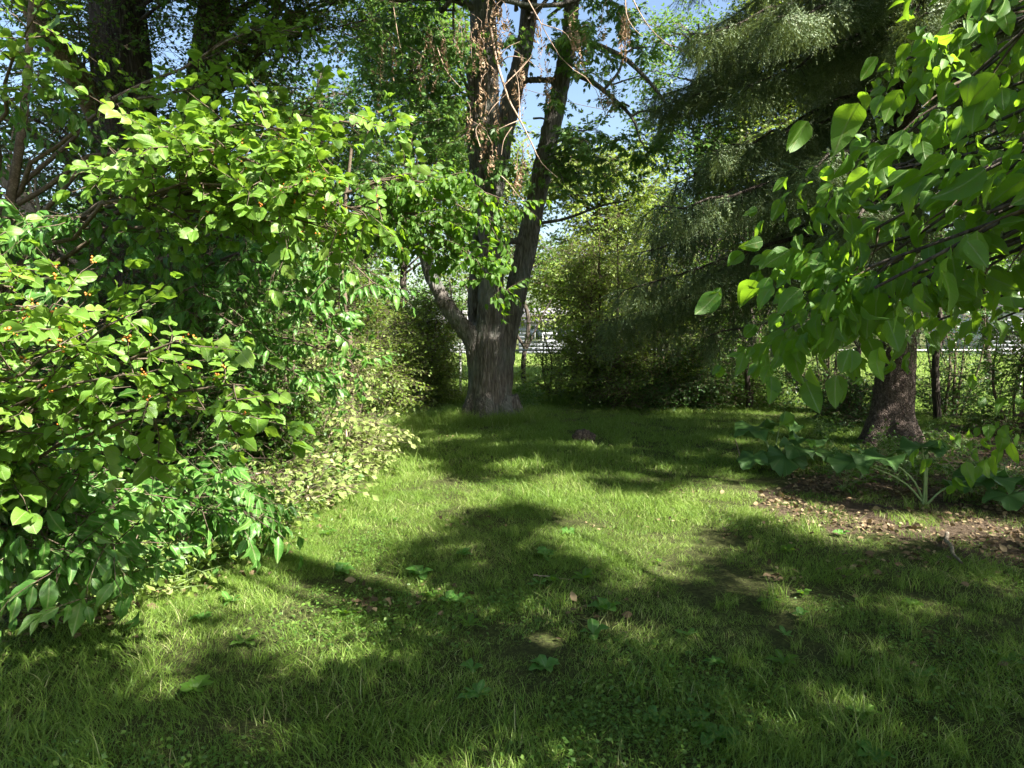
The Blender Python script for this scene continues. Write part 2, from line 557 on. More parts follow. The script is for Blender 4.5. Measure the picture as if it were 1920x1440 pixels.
# ---------------------------------------------------------------- a plant: branches + twigs, built as parts of one thing
def yaw_pitch_R(yaw, pitch, roll):
    cy, sy, cq, sq, cr, sr = np.cos(yaw), np.sin(yaw), np.cos(pitch), np.sin(pitch), np.cos(roll), np.sin(roll)
    z = np.zeros_like(cy)
    Rz = np.stack([np.stack([cy, -sy, z], -1), np.stack([sy, cy, z], -1), np.stack([z, z, z + 1], -1)], -2)
    Ry = np.stack([np.stack([cq, z, -sq], -1), np.stack([z, z + 1, z], -1), np.stack([sq, z, cq], -1)], -2)
    Rx = np.stack([np.stack([z + 1, z, z], -1), np.stack([z, cr, -sr], -1), np.stack([z, sr, cr], -1)], -2)
    return Rz @ Ry @ Rx


_src = {}


def twig_sources(kind, mat, shape, shp, stems, twm):
    key = (kind, mat, shape, stems, twm)
    if key in _src:
        return _src[key]
    out = []
    for T in TW[kind]:
        for base in (.2, .45, .7):
            n = len(T['p'])
            Vs, Fs, ti, off = [], [], [], 0
            for i in range(n):
                V, F_, uv = shp[i % len(shp)]
                Vs.append((T['R'][i] * T['s'][i] @ V.T).T + T['p'][i]); Fs.append(F_ + off); off += len(V)
                ti.append(np.full(len(V), np.clip(base + rng.normal(0, .17), 0, 1)))
            faces = [np.concatenate(Fs)]
            mi = [0] * len(faces[0])
            if stems:
                V, Q = tubes_mesh(T['stems'], 3)
                Vs.append(V); faces.append(Q + off); ti.append(np.zeros(len(V))); mi += [1] * len(Q)
            out.append(mk_mesh('leafy_twig', np.concatenate(Vs), faces, [M[mat], M[twm]], False, mi, {'tint': np.concatenate(ti)}))
    _src[key] = out
    return out


class Plant:
    far = None

    def __init__(s, name, label, cat, loc, group=None):
        s.loc = np.asarray(loc, float)
        s.root = thing(name, label, cat, loc, group)
        s.limbs, s.fine, s.tw, s.far = [], [], [], []

    def tube(s, pts, r0, r1, fine=False):
        pts = np.asarray(pts, float)
        (s.fine if fine else s.limbs).append((pts - s.loc, np.linspace(r0, r1, len(pts))))

    def twig(s, pos, d, scale=1.0):
        s.tw.append((*pos, math.atan2(d[1], d[0]), math.atan2(d[2], math.hypot(d[0], d[1]) + 1e-6), scale))

    def bough(s, a, b, spread=0.6, nsub=10, r0=.02, arch=.15, droop=.25, tstep=.16, scale=1.0, start=.15, flat=.35, limb=None, ends=True):
        a, b = np.asarray(a, float), np.asarray(b, float)
        L = np.linalg.norm(b - a)
        c = (a + b) / 2 + np.array([U(-.06, .06) * L, U(-.06, .06) * L, arch * L])
        t = np.linspace(0, 1, 9)[:, None]
        pts = (1 - t) ** 2 * a + 2 * t * (1 - t) * c + t * t * b
        pts[1:-1] += rng.normal(0, L * .012, (7, 3))
        s.tube(pts, r0, r0 * .22, fine=(r0 < .012))
        for i in range(nsub):
            tt = start + (1 - start) * (i + U(0, 1)) / nsub
            k = tt * 8
            k0 = min(int(k), 7)
            p = pts[k0] + (pts[k0 + 1] - pts[k0]) * (k - k0)
            tan = norm(pts[k0 + 1] - pts[k0])
            side = norm(np.cross(tan, [0, 0, 1]) + 1e-6)
            up = np.cross(side, tan)
            th = U(.45, 1.15)
            az = U(-1, 1) * flat * math.pi / 2 + (0 if i % 2 else math.pi)
            d = tan * math.cos(th) + (side * math.cos(az) + up * math.sin(az)) * math.sin(th)
            ln = spread * (1.1 - .6 * tt) * U(.55, 1.15)
            m = 5
            q = [p]
            dd = d.copy()
            for j in range(m - 1):
                dd = norm(dd + np.array([0, 0, -droop / m]) + rng.normal(0, .07, 3))
                q.append(q[-1] + dd * ln / (m - 1))
            q = np.array(q)
            s.tube(q, max(r0 * .3, .003), .0015, fine=True)
            nt = max(2, int(ln / tstep))
            for j in range(nt):
                u = .15 + .85 * (j + U(0, 1)) / nt
                kk = u * (m - 1)
                q0 = min(int(kk), m - 2)
                pp = q[q0] + (q[q0 + 1] - q[q0]) * (kk - q0)
                td = norm(q[q0 + 1] - q[q0] + rng.normal(0, .45, 3) * np.array([1, 1, .6]))
                s.twig(pp, td, scale * U(.75, 1.2))
        if ends:
            for _ in range(2):
                s.twig(pts[-1], norm(pts[-1] - pts[-2] + rng.normal(0, .3, 3)), scale)
        return pts

    def leaves(s, kind, tw=None):
        tw = np.array(s.tw if tw is None else tw)
        var = rng.integers(0, len(TW[kind]), len(tw))
        roll = rng.normal(0, .35, len(tw))
        Rt = yaw_pitch_R(tw[:, 3], np.clip(tw[:, 4], -1.3, 1.1), roll)
        ttint = np.clip(rng.normal(.45, .22, len(tw)), 0, 1)
        ps, Rs, ss, ts = [], [], [], []
        stems = []
        for k, T in enumerate(TW[kind]):
            sel = np.where(var == k)[0]
            if not len(sel):
                continue
            sc = tw[sel, 5]
            pos = tw[sel, None, :3] + np.einsum('nij,lj->nli', Rt[sel], T['p']) * sc[:, None, None]
            Rm = np.einsum('nij,ljk->nlik', Rt[sel], T['R'])
            sz = sc[:, None] * T['s'][None] * rng.uniform(.85, 1.15, (len(sel), len(T['s'])))
            ps.append(pos.reshape(-1, 3)); Rs.append(Rm.reshape(-1, 3, 3)); ss.append(sz.ravel())
            ts.append(np.clip(ttint[sel][:, None] + rng.normal(0, .17, sz.shape), 0, 1).ravel())
            for i in sel:
                for cv, rad in T['stems']:
                    stems.append(((Rt[i] @ cv.T).T * tw[i, 5] + tw[i, :3] - s.loc, rad * tw[i, 5]))
        return (np.concatenate(ps), np.concatenate(Rs), np.concatenate(ss), np.concatenate(ts)), stems

    def finish(s, kind, mat, shape, near=0, bark='twig', limb_name='branch', stems=True, sides=7, foliage='foliage', leaf_name='leaf', dead=0.0, twm='twig'):
        """near: number of leaves (those that show largest) that become parts of their own."""
        if s.limbs:
            for cv, rad in s.limbs:
                V, Q = tubes_mesh([(cv, rad)], sides)
                link(bpy.data.objects.new(limb_name, mk_mesh(limb_name, V, [Q], M[bark], True)), s.root)
        inst = not near
        if not inst:
            L, st = s.leaves(kind)
        else:
            L, st = None, []
        fine = list(s.fine) + (st if stems else [])
        if fine:
            V, Q = tubes_mesh(fine, 3)
            o = link(bpy.data.objects.new('twigs', mk_mesh('twigs', V, [Q], M[twm], True)), s.root)
            tag(o, kind='stuff')
        far_tw = s.tw if inst else s.far
        if far_tw:
            shp = SH.get(shape) or SH[shape + '_lo']
            srcs = twig_sources(kind, mat, shape, shp, stems, twm) if inst else twig_sources('mid', mat, 'ovate', SH['ovate'], stems, twm)
            tw = np.array(far_tw)
            o = gn_scatter(foliage, srcs, tw[:, :3] - s.loc, np.stack([rng.normal(0, .35, len(tw)), -np.clip(tw[:, 4], -1.3, 1.1), tw[:, 3]], -1), tw[:, 5], rng.integers(0, len(srcs), len(tw)), parent=s.root)
            if inst:
                return None
        pos, Rm, sz, ti = L
        pick = np.zeros(len(pos), bool)
        if near:
            px, py, f = proj(pos)
            ok = (f > .3) & (px > -20) & (px < 1940) & (py > -20) & (py < 1460)
            # how large the leaf shows: area seen
            view = norm(pos - np.array([0, 0, CAM_H]))
            facing = np.abs((Rm[:, :, 2] * view).sum(-1)) + .25
            score = np.where(ok, (sz / np.maximum(f, .3)) ** 2 * facing, -1)
            order = np.argsort(-score)[:near]
            order = order[score[order] > 0]
            pick[order] = True
            shp = SH[shape + '_hi']
            tints = [.15, .4, .6, .85]
            meshes = [[mk_mesh(leaf_name, V, [T], M[mat], False, None, {'tint': np.full(len(V), tn)}, uv) for tn in tints] for V, T, uv in shp]
            for i in order:
                me = meshes[rng.integers(0, len(shp))][int(np.argmin([abs(t - ti[i]) for t in tints]))]
                o = bpy.data.objects.new(leaf_name, me)
                mw = Matrix([[*(Rm[i][k] * sz[i]), pos[i][k] - s.loc[k]] for k in range(3)] + [[0, 0, 0, 1]])
                o.matrix_local = mw
                link(o, s.root)
        rest = ~pick
        shp = SH.get(shape + '_hi') if near else SH.get(shape, SH.get(shape + '_lo'))
        o = link(bpy.data.objects.new(foliage, scatter(foliage, (pos[rest] - s.loc, Rm[rest], sz[rest], ti[rest]), shp, M[mat])), s.root)
        tag(o, kind='stuff')
        return L


# ---------------------------------------------------------------- geometry-node scatter (grass, needles, litter)
def gn_scatter(name, srcs, pts, eul, scl, idx, parent=None, matname=None):
    """One object: points carrying rotation, scale and index; each draws one of the source meshes."""
    me = bpy.data.meshes.new(name)
    me.vertices.add(len(pts))
    me.vertices.foreach_set('co', np.asarray(pts, np.float32).ravel())
    a = me.attributes.new('rot', 'FLOAT_VECTOR', 'POINT'); a.data.foreach_set('vector', np.asarray(eul, np.float32).ravel())
    a = me.attributes.new('scl', 'FLOAT', 'POINT'); a.data.foreach_set('value', np.asarray(scl, np.float32))
    a = me.attributes.new('idx', 'INT', 'POINT'); a.data.foreach_set('value', np.asarray(idx, np.int32))
    o = bpy.data.objects.new(name, me)
    ng = bpy.data.node_groups.new(name + '_nodes', 'GeometryNodeTree')
    ng.interface.new_socket('Geometry', in_out='INPUT', socket_type='NodeSocketGeometry')
    ng.interface.new_socket('Geometry', in_out='OUTPUT', socket_type='NodeSocketGeometry')
    nd = ng.nodes
    gi, go = nd.new('NodeGroupInput'), nd.new('NodeGroupOutput')
    g2i = nd.new('GeometryNodeGeometryToInstance')
    for s in reversed(srcs):
        so = bpy.data.objects.new(s.name, s)
        oi = nd.new('GeometryNodeObjectInfo')
        oi.inputs['Object'].default_value = so
        ng.links.new(oi.outputs['Geometry'], g2i.inputs[0])
    m2p = nd.new('GeometryNodeMeshToPoints')
    iop = nd.new('GeometryNodeInstanceOnPoints')
    ng.links.new(gi.outputs[0], m2p.inputs['Mesh'])
    ng.links.new(m2p.outputs[0], iop.inputs['Points'])
    ng.links.new(g2i.outputs[0], iop.inputs['Instance'])
    iop.inputs['Pick Instance'].default_value = True

    def attr(nm, typ):
        n = nd.new('GeometryNodeInputNamedAttribute')
        n.data_type = typ
        n.inputs['Name'].default_value = nm
        return n.outputs[0]
    ng.links.new(attr('idx', 'INT'), iop.inputs['Instance Index'])
    e2r = nd.new('FunctionNodeEulerToRotation')
    ng.links.new(attr('rot', 'FLOAT_VECTOR'), e2r.inputs[0])
    ng.links.new(e2r.outputs[0], iop.inputs['Rotation'])
    ng.links.new(attr('scl', 'FLOAT'), iop.inputs['Scale'])
    ng.links.new(iop.outputs[0], go.inputs[0])
    mod = o.modifiers.new('scatter', 'NODES')
    mod.node_group = ng
    link(o, parent)
    return tag(o, kind='stuff')


def blade_mesh(name, n, rad, h, w, lean, mat, seed, tmin=0, tmax=1, seg=3, comb=None):
    r = np.random.default_rng(seed)
    rr = rad * np.sqrt(r.uniform(0, 1, n))
    th = r.uniform(0, 2 * np.pi, n)
    x0, y0 = rr * np.cos(th), rr * np.sin(th)
    hh = h * r.uniform(.5, 1.15, n)
    az = r.uniform(0, 2 * np.pi, n) if comb is None else r.normal(comb, .7, n)
    ln = lean * r.uniform(.2, 1.3, n)
    fa = r.uniform(0, np.pi, n)
    ww = w * r.uniform(.7, 1.3, n)
    V = np.zeros((n, 2 * seg + 1, 3))
    for k in range(seg + 1):
        t = k / seg
        bx = x0 + np.cos(az) * ln * hh * t ** 1.8
        by = y0 + np.sin(az) * ln * hh * t ** 1.8
        bz = hh * (t - .25 * np.minimum(ln, 1.4) * t * t) - .01
        wd = ww * (1 - t ** 2) * .5
        if k < seg:
            V[:, 2 * k] = np.stack([bx - np.cos(fa) * wd, by - np.sin(fa) * wd, bz], -1)
            V[:, 2 * k + 1] = np.stack([bx + np.cos(fa) * wd, by + np.sin(fa) * wd, bz], -1)
        else:
            V[:, 2 * seg] = np.stack([bx, by, bz], -1)
    base = (np.arange(n) * (2 * seg + 1))[:, None]
    Q = np.concatenate([base + np.array([[2 * k, 2 * k + 1, 2 * k + 3, 2 * k + 2]]) for k in range(seg - 1)])
    T = base + np.array([[2 * seg - 2, 2 * seg - 1, 2 * seg]])
    tint = np.clip(tmin + (tmax - tmin) * np.where(r.uniform(0, 1, n) < .07, .97, r.beta(2, 2.2, n) * .85), 0, 1)
    return mk_mesh(name, V.reshape(-1, 3), [Q, T], mat, False, None, {'tint': np.repeat(tint, 2 * seg + 1)})


def remesh_tree(curves, voxel, sides=20, disp=0.012, fx=26.0, fz=2.2, smooth=6):
    """Tubes fused into one skin, then bark ridges pushed out of it."""
    V, Q = tubes_mesh(curves, sides)
    caps = []
    off = 0
    for pts, rad in curves:
        n = len(pts)
        caps.append(list(range(off + sides - 1, off - 1, -1)))
        caps.append(list(range(off + (n - 1) * sides, off + n * sides)))
        off += n * sides
    me = bpy.data.meshes.new('tmp')
    me.from_pydata([tuple(v) for v in V], [], [tuple(q) for q in Q] + [tuple(c) for c in caps])
    o = bpy.data.objects.new('tmp', me)
    C.collection.objects.link(o)
    md = o.modifiers.new('r', 'REMESH'); md.mode = 'VOXEL'; md.voxel_size = voxel
    if smooth:
        ms = o.modifiers.new('s', 'SMOOTH'); ms.factor = .5; ms.iterations = smooth
    dg = bpy.context.evaluated_depsgraph_get()
    e = o.evaluated_get(dg)
    m2 = bpy.data.meshes.new_from_object(e)
    bpy.data.objects.remove(o)
    n = len(m2.vertices)
    co = np.zeros(n * 3, np.float32); m2.vertices.foreach_get('co', co); co = co.reshape(-1, 3)
    no = np.zeros(n * 3, np.float32); m2.vertices.foreach_get('normal', no); no = no.reshape(-1, 3)
    d = np.empty(n)
    nn = noise.noise
    for i in range(n):
        x, y, z = co[i]
        w = .35 * nn(Vector((x * 3, y * 3, z * 3)))
        a = nn(Vector((x * fx + w * 2, y * fx, z * fz + w)))
        b = nn(Vector((x * fx * .35 + 7, y * fx * .35, z * fz * .5)))
        d[i] = (abs(a) - .35) * 1.6 + b * .8
    co = co + no * (d * disp)[:, None]
    m2.vertices.foreach_set('co', co.astype(np.float32).ravel())
    m2.polygons.foreach_set('use_smooth', np.ones(len(m2.polygons), bool))
    m2.update()
    return m2

# ================================================================ GROUND
GROUND_SOIL_POLY = [(1385, 925), (1500, 905), (1620, 850), (1750, 800), (1960, 780), (1960, 1060), (1830, 1060), (1700, 1010), (1560, 1000), (1440, 975)]
LEFT_EDGE = [(-60, 1205), (0, 1190), (130, 1180), (250, 1135), (400, 1090), (480, 1050), (560, 985), (640, 930), (700, 860), (725, 820), (740, 780), (720, 745)]


def left_of_edge(px, py):
    ys = np.array([e[1] for e in LEFT_EDGE][::-1], float)
    xs = np.array([e[0] for e in LEFT_EDGE][::-1], float)
    return px < np.interp(py, ys, xs) - np.where(py > 1205, 2000, 0)


def gh(x, y):
    """Ground height."""
    return .03 * fnoise(x, y, .5, 3) + .018 * fnoise(x, y, 1.7, 9)


def make_ground():
    xs = np.concatenate([np.linspace(-220, -14, 26)[:-1], np.linspace(-14, 14, 141), np.linspace(14, 220, 26)[1:]])
    ys = np.concatenate([np.linspace(-60, -2, 10)[:-1], np.linspace(-2, 22, 121), np.linspace(22, 320, 40)[1:]])
    X, Y = np.meshgrid(xs, ys)
    Z = np.array([gh(a, b) for a, b in zip(X.ravel(), Y.ravel())])
    V = np.stack([X.ravel(), Y.ravel(), Z], -1)
    nx, ny = len(xs), len(ys)
    i = (np.arange(ny - 1)[:, None] * nx + np.arange(nx - 1)[None]).ravel()
    Q = np.stack([i, i + 1, i + nx + 1, i + nx], -1)
    px, py, f = proj(V)
    lawn = np.ones(len(V))
    vis = f > .5
    lawn[vis & in_poly(px, py, GROUND_SOIL_POLY)] = 0.05
    lawn[vis & left_of_edge(px, py) & (py > 745)] = 0.15
    m, nt, out = new_mat('soil_and_thatch')
    tc = nt.nodes.new('ShaderNodeTexCoord')
    n1 = N(nt, 'ShaderNodeTexNoise', Scale=2.5, Detail=9.0, Roughness=.7)
    n2 = N(nt, 'ShaderNodeTexNoise', Scale=38.0, Detail=6.0, Roughness=.7)
    nt.links.new(tc.outputs['Object'], n1.inputs['Vector'])
    nt.links.new(tc.outputs['Object'], n2.inputs['Vector'])
    at = N(nt, 'ShaderNodeAttribute', attribute_name='lawn')
    soil = ramp(nt, n2.outputs[0], [(.3, (.045, .032, .022)), (.55, (.115, .083, .055)), (.75, (.21, .165, .115))])
    grs = ramp(nt, n2.outputs[0], [(.3, (.03, .038, .014)), (.5, (.07, .075, .028)), (.62, (.09, .115, .03)), (.78, (.2, .18, .095))])
    ad = N(nt, 'ShaderNodeMath', operation='MULTIPLY_ADD')
    nt.links.new(n1.outputs[0], ad.inputs[0]); ad.inputs[1].default_value = 1.3
    nt.links.new(at.outputs['Fac'], ad.inputs[2])
    fac = ramp(nt, ad.outputs[0], [(.8, (0, 0, 0)), (1.0, (1, 1, 1))])
    col = mixc(nt, fac, soil, grs)
    p = nt.nodes.new('ShaderNodeBsdfPrincipled')
    p.inputs['Roughness'].default_value = .95
    p.inputs['Specular IOR Level'].default_value = .1
    nt.links.new(col, p.inputs['Base Color'])
    b = N(nt, 'ShaderNodeBump', Strength=1.0, Distance=.06)
    nt.links.new(n2.outputs[0], b.inputs['Height'])
    nt.links.new(b.outputs[0], p.inputs['Normal'])
    nt.links.new(p.outputs[0], out.inputs[0])
    o = link(bpy.data.objects.new('ground', mk_mesh('ground', V, [Q], m, True, None, {'lawn': lawn})))
    tag(o, kind='structure')


make_ground()


def make_grass():
    lawn = [blade_mesh('lawn_tuft', 150, .17, .066, .0036, 1.1, M['grass'], 100 + i, (0 if i < 4 else .3), (.62 if i < 4 else 1), comb=(None if i % 2 else i * 1.1)) for i in range(8)]
    far = [blade_mesh('lawn_tuft', 80, .22, .09, .008, .9, M['grass'], 200 + i, 0, .95, seg=2) for i in range(5)]
    tall = [blade_mesh('tall_tuft', 40, .11, .27, .0065, .75, M['grass'], 300 + i, 0, 1, seg=4) for i in range(5)]
    dry = [blade_mesh('dry_tuft', 30, .16, .10, .005, 1.5, M['drygrass'], 400 + i, 0, 1, seg=3) for i in range(4)]
    srcs = lawn + far + tall + dry
    pts, eul, scl, idx = [], [], [], []

    def put(x, y, k, s):
        pts.append((x, y, gh(x, y))); eul.append((rng.normal(0, .08), rng.normal(0, .08), U(0, 6.283))); scl.append(s); idx.append(k)
    # near lawn
    step = .135
    for y in np.arange(1.6, 17.5, step):
        st = step if y < 7 else step * 1.25
        xm = y * .78 + .8
        for x in np.arange(-xm, xm, st):
            xx, yy = x + U(-.5, .5) * st, y + U(-.5, .5) * step
            px, py, f = proj((xx, yy, 0))
            if y > 7 and U() < .3:
                continue
            n1 = fnoise(xx, yy, 1.3, 5)
            n2 = fnoise(xx, yy, .5, 15)
            d, hgt = 1.0, 1.0 + .55 * n1 + .3 * n2
            if in_poly(px, py, GROUND_SOIL_POLY):
                d = .10 + .35 * max(0, n1)
            elif px > 1300 and py < 1130 and py > 880:
                d = .65 + .5 * n1
            elif py > 745 and left_of_edge(px, py):
                d = .22 + .4 * max(0, n1)
            if abs(px - 1080) < 90 and abs(py - 1115) < 14 or (abs(px - 1390) < 45 and abs(py - 1115) < 10):
                d *= .4
            if n1 < -.3:
                d *= .75
            if fnoise(xx, yy, 2.6, 61) < -.35:
                d *= .7
            if U() > d:
                continue
            k = (rng.integers(0, 4) + (4 if fnoise(xx, yy, .9, 44) + rng.normal(0, .22) > .08 else 0)) if y < 8 else 8 + rng.integers(0, 5)
            if U() < .035 and y > 2.5:
                k = 13 + rng.integers(0, 5); hgt *= .6
            if U() < .05:
                k = 18 + rng.integers(0, 4)
            put(xx, yy, k, max(.5, hgt))
    # long grass round the maple, along the left hedge and at the far edge
    for _ in range(260):
        a = U(0, 6.283); rr = .55 + abs(rng.normal(0, .28))
        put(-.42 + rr * math.cos(a), 13 + rr * math.sin(a), 13 + rng.integers(0, 5), U(.6, 1.15))
    for _ in range(900):
        i = rng.integers(3, len(LEFT_EDGE) - 1)
        t = U()
        ex = LEFT_EDGE[i][0] * (1 - t) + LEFT_EDGE[i + 1][0] * t if i < len(LEFT_EDGE) - 1 else LEFT_EDGE[i][0]
        ey = LEFT_EDGE[i][1] * (1 - t) + LEFT_EDGE[i + 1][1] * t
        g = G(ex, ey)
        put(g[0] + rng.normal(-.1, .3), g[1] + rng.normal(0, .2), (13 if ey < 900 else 0) + rng.integers(0, 5), U(.5, 1.1))
    for _ in range(2300):
        x, y = U(-5, 12), U(15.2, 20)
        put(x, y, 13 + rng.integers(0, 5), U(.6, 1.5))
    for _ in range(60):
        g = G(U(1350, 1900), U(1080, 1440))
        put(g[0], g[1], 13 + rng.integers(0, 5), U(.35, .6))
    o = gn_scatter('lawn_grass', srcs, pts, eul, scl, idx)
    tag(o, 'mown green lawn grass with longer tufts, sunlit and dappled by tree shade', 'grass')
    # sunlit meadow beyond the fence
    pts2, eul2, scl2, idx2 = [], [], [], []
    mead = [blade_mesh('meadow_tuft', 60, .5, .22, .022, .8, M['grass'], 500 + i, .3, 1, seg=2) for i in range(4)]
    for _ in range(5200):
        y = 18.5 + 42 * U() ** 1.5
        x = U(-.75, .85) * y
        pts2.append((x, y, gh(x, y))); eul2.append((0, 0, U(0, 6.28))); scl2.append(U(.6, 1.3)); idx2.append(rng.integers(0, 4))
    o = gn_scatter('meadow_grass', mead, pts2, eul2, scl2, idx2)
    tag(o, 'sunny pale green grass of the open lots beyond the fence', 'grass')
    # low clover and creeping weeds through the lawn
    clv = []
    for i in range(4):
        r = np.random.default_rng(700 + i)
        n = 46
        pos = np.stack([r.normal(0, .11, n), r.normal(0, .11, n), r.uniform(.02, .065, n)], -1)
        D = np.stack([np.cos(r.uniform(0, 6.28, n)), np.sin(r.uniform(0, 6.28, n)), r.normal(.1, .2, n)], -1)
        Rm = frames(D, np.array([[0, 0, 1.0]]) + r.normal(0, .3, (n, 3)), r.normal(0, .3, n))
        clv.append(scatter('clover', (pos, Rm, r.uniform(.014, .03, n), r.uniform(.2, 1, n)), SH['honey_lo'], M['mid']))
    pts3 = []
    for _ in range(1400):
        y = 1.8 + 7 * U() ** 1.3
        x = U(-.75, .8) * y
        if fnoise(x, y, 1.1, 31) < .2:
            continue
        px, py, f = proj((x, y, 0))
        if in_poly(px, py, GROUND_SOIL_POLY) and U() < .6:
            continue
        pts3.append((x, y, gh(x, y)))
    n = len(pts3)
    o = gn_scatter('clover_patches', clv, pts3, np.stack([np.zeros(n), np.zeros(n), U(0, 6.28, n)], -1), U(.6, 1.1, n), rng.integers(0, 4, n))
    tag(o, 'small creeping clover leaves growing through the near lawn', 'clover')
    # litter on bare soil, left bank and right bed
    lit = []
    for i in range(5):
        r = np.random.default_rng(800 + i)
        n = 26
        pos = np.stack([r.normal(0, .16, n), r.normal(0, .16, n), r.uniform(.0, .03, n)], -1)
        D = np.stack([np.cos(r.uniform(0, 6.28, n)), np.sin(r.uniform(0, 6.28, n)), r.normal(0, .2, n)], -1)
        Rm = frames(D, np.array([[0, 0, 1.0]]) + r.normal(0, .35, (n, 3)), r.normal(0, .6, n))
        lit.append(scatter('litter', (pos, Rm, r.uniform(.025, .07, n), r.uniform(0, 1, n)), SH['ovate2'], M['litter']))
    for i in range(3):
        r = np.random.default_rng(850 + i)
        cv = []
        for k in range(9):
            a = r.uniform(0, 6.28); L = r.uniform(.08, .3)
            p = np.array([r.normal(0, .15), r.normal(0, .15), .008])
            q = np.array([p + np.array([math.cos(a) * L * t, math.sin(a) * L * t, .015 * math.sin(3 * t + k)]) + r.normal(0, .006, 3) * [1, 1, .3] for t in np.linspace(0, 1, 4)])
            cv.append((q, np.linspace(.003, .0015, 4)))
        V, Q = tubes_mesh(cv, 3)
        lit.append(mk_mesh('sticks', V, [Q], M['drytwig'], True))
    p4 = []
    for _ in range(9000):
        y = 3 + 14 * U()
        x = U(-.8, .8) * y
        px, py, f = proj((x, y, 0))
        if in_poly(px, py, GROUND_SOIL_POLY) and U() < .22 or (left_of_edge(px, py) and py > 745 and U() < .55) or U() < .01:
            p4.append((x, y, gh(x, y) + .004))
    n = len(p4)
    o = gn_scatter('leaf_litter', lit, p4, np.stack([np.zeros(n), np.zeros(n), U(0, 6.28, n)], -1), U(.6, 1.1, n), np.where(np.array([proj(q)[2] < 7 for q in p4]), rng.integers(0, 5, n), rng.integers(0, 8, n)))
    tag(o, 'brown dead leaves and small sticks on the bare soil beds', 'leaf litter')


make_grass()

# ================================================================ MAIN MAPLE
def pt(px, py, Y=13.0):
    return P(px, py, Y)


MAPLE_SPRAYS = np.array([P(a, b, 11.6) for a, b in [(1120, 235), (1160, 270), (1140, 310), (1080, 45), (960, 310)]])


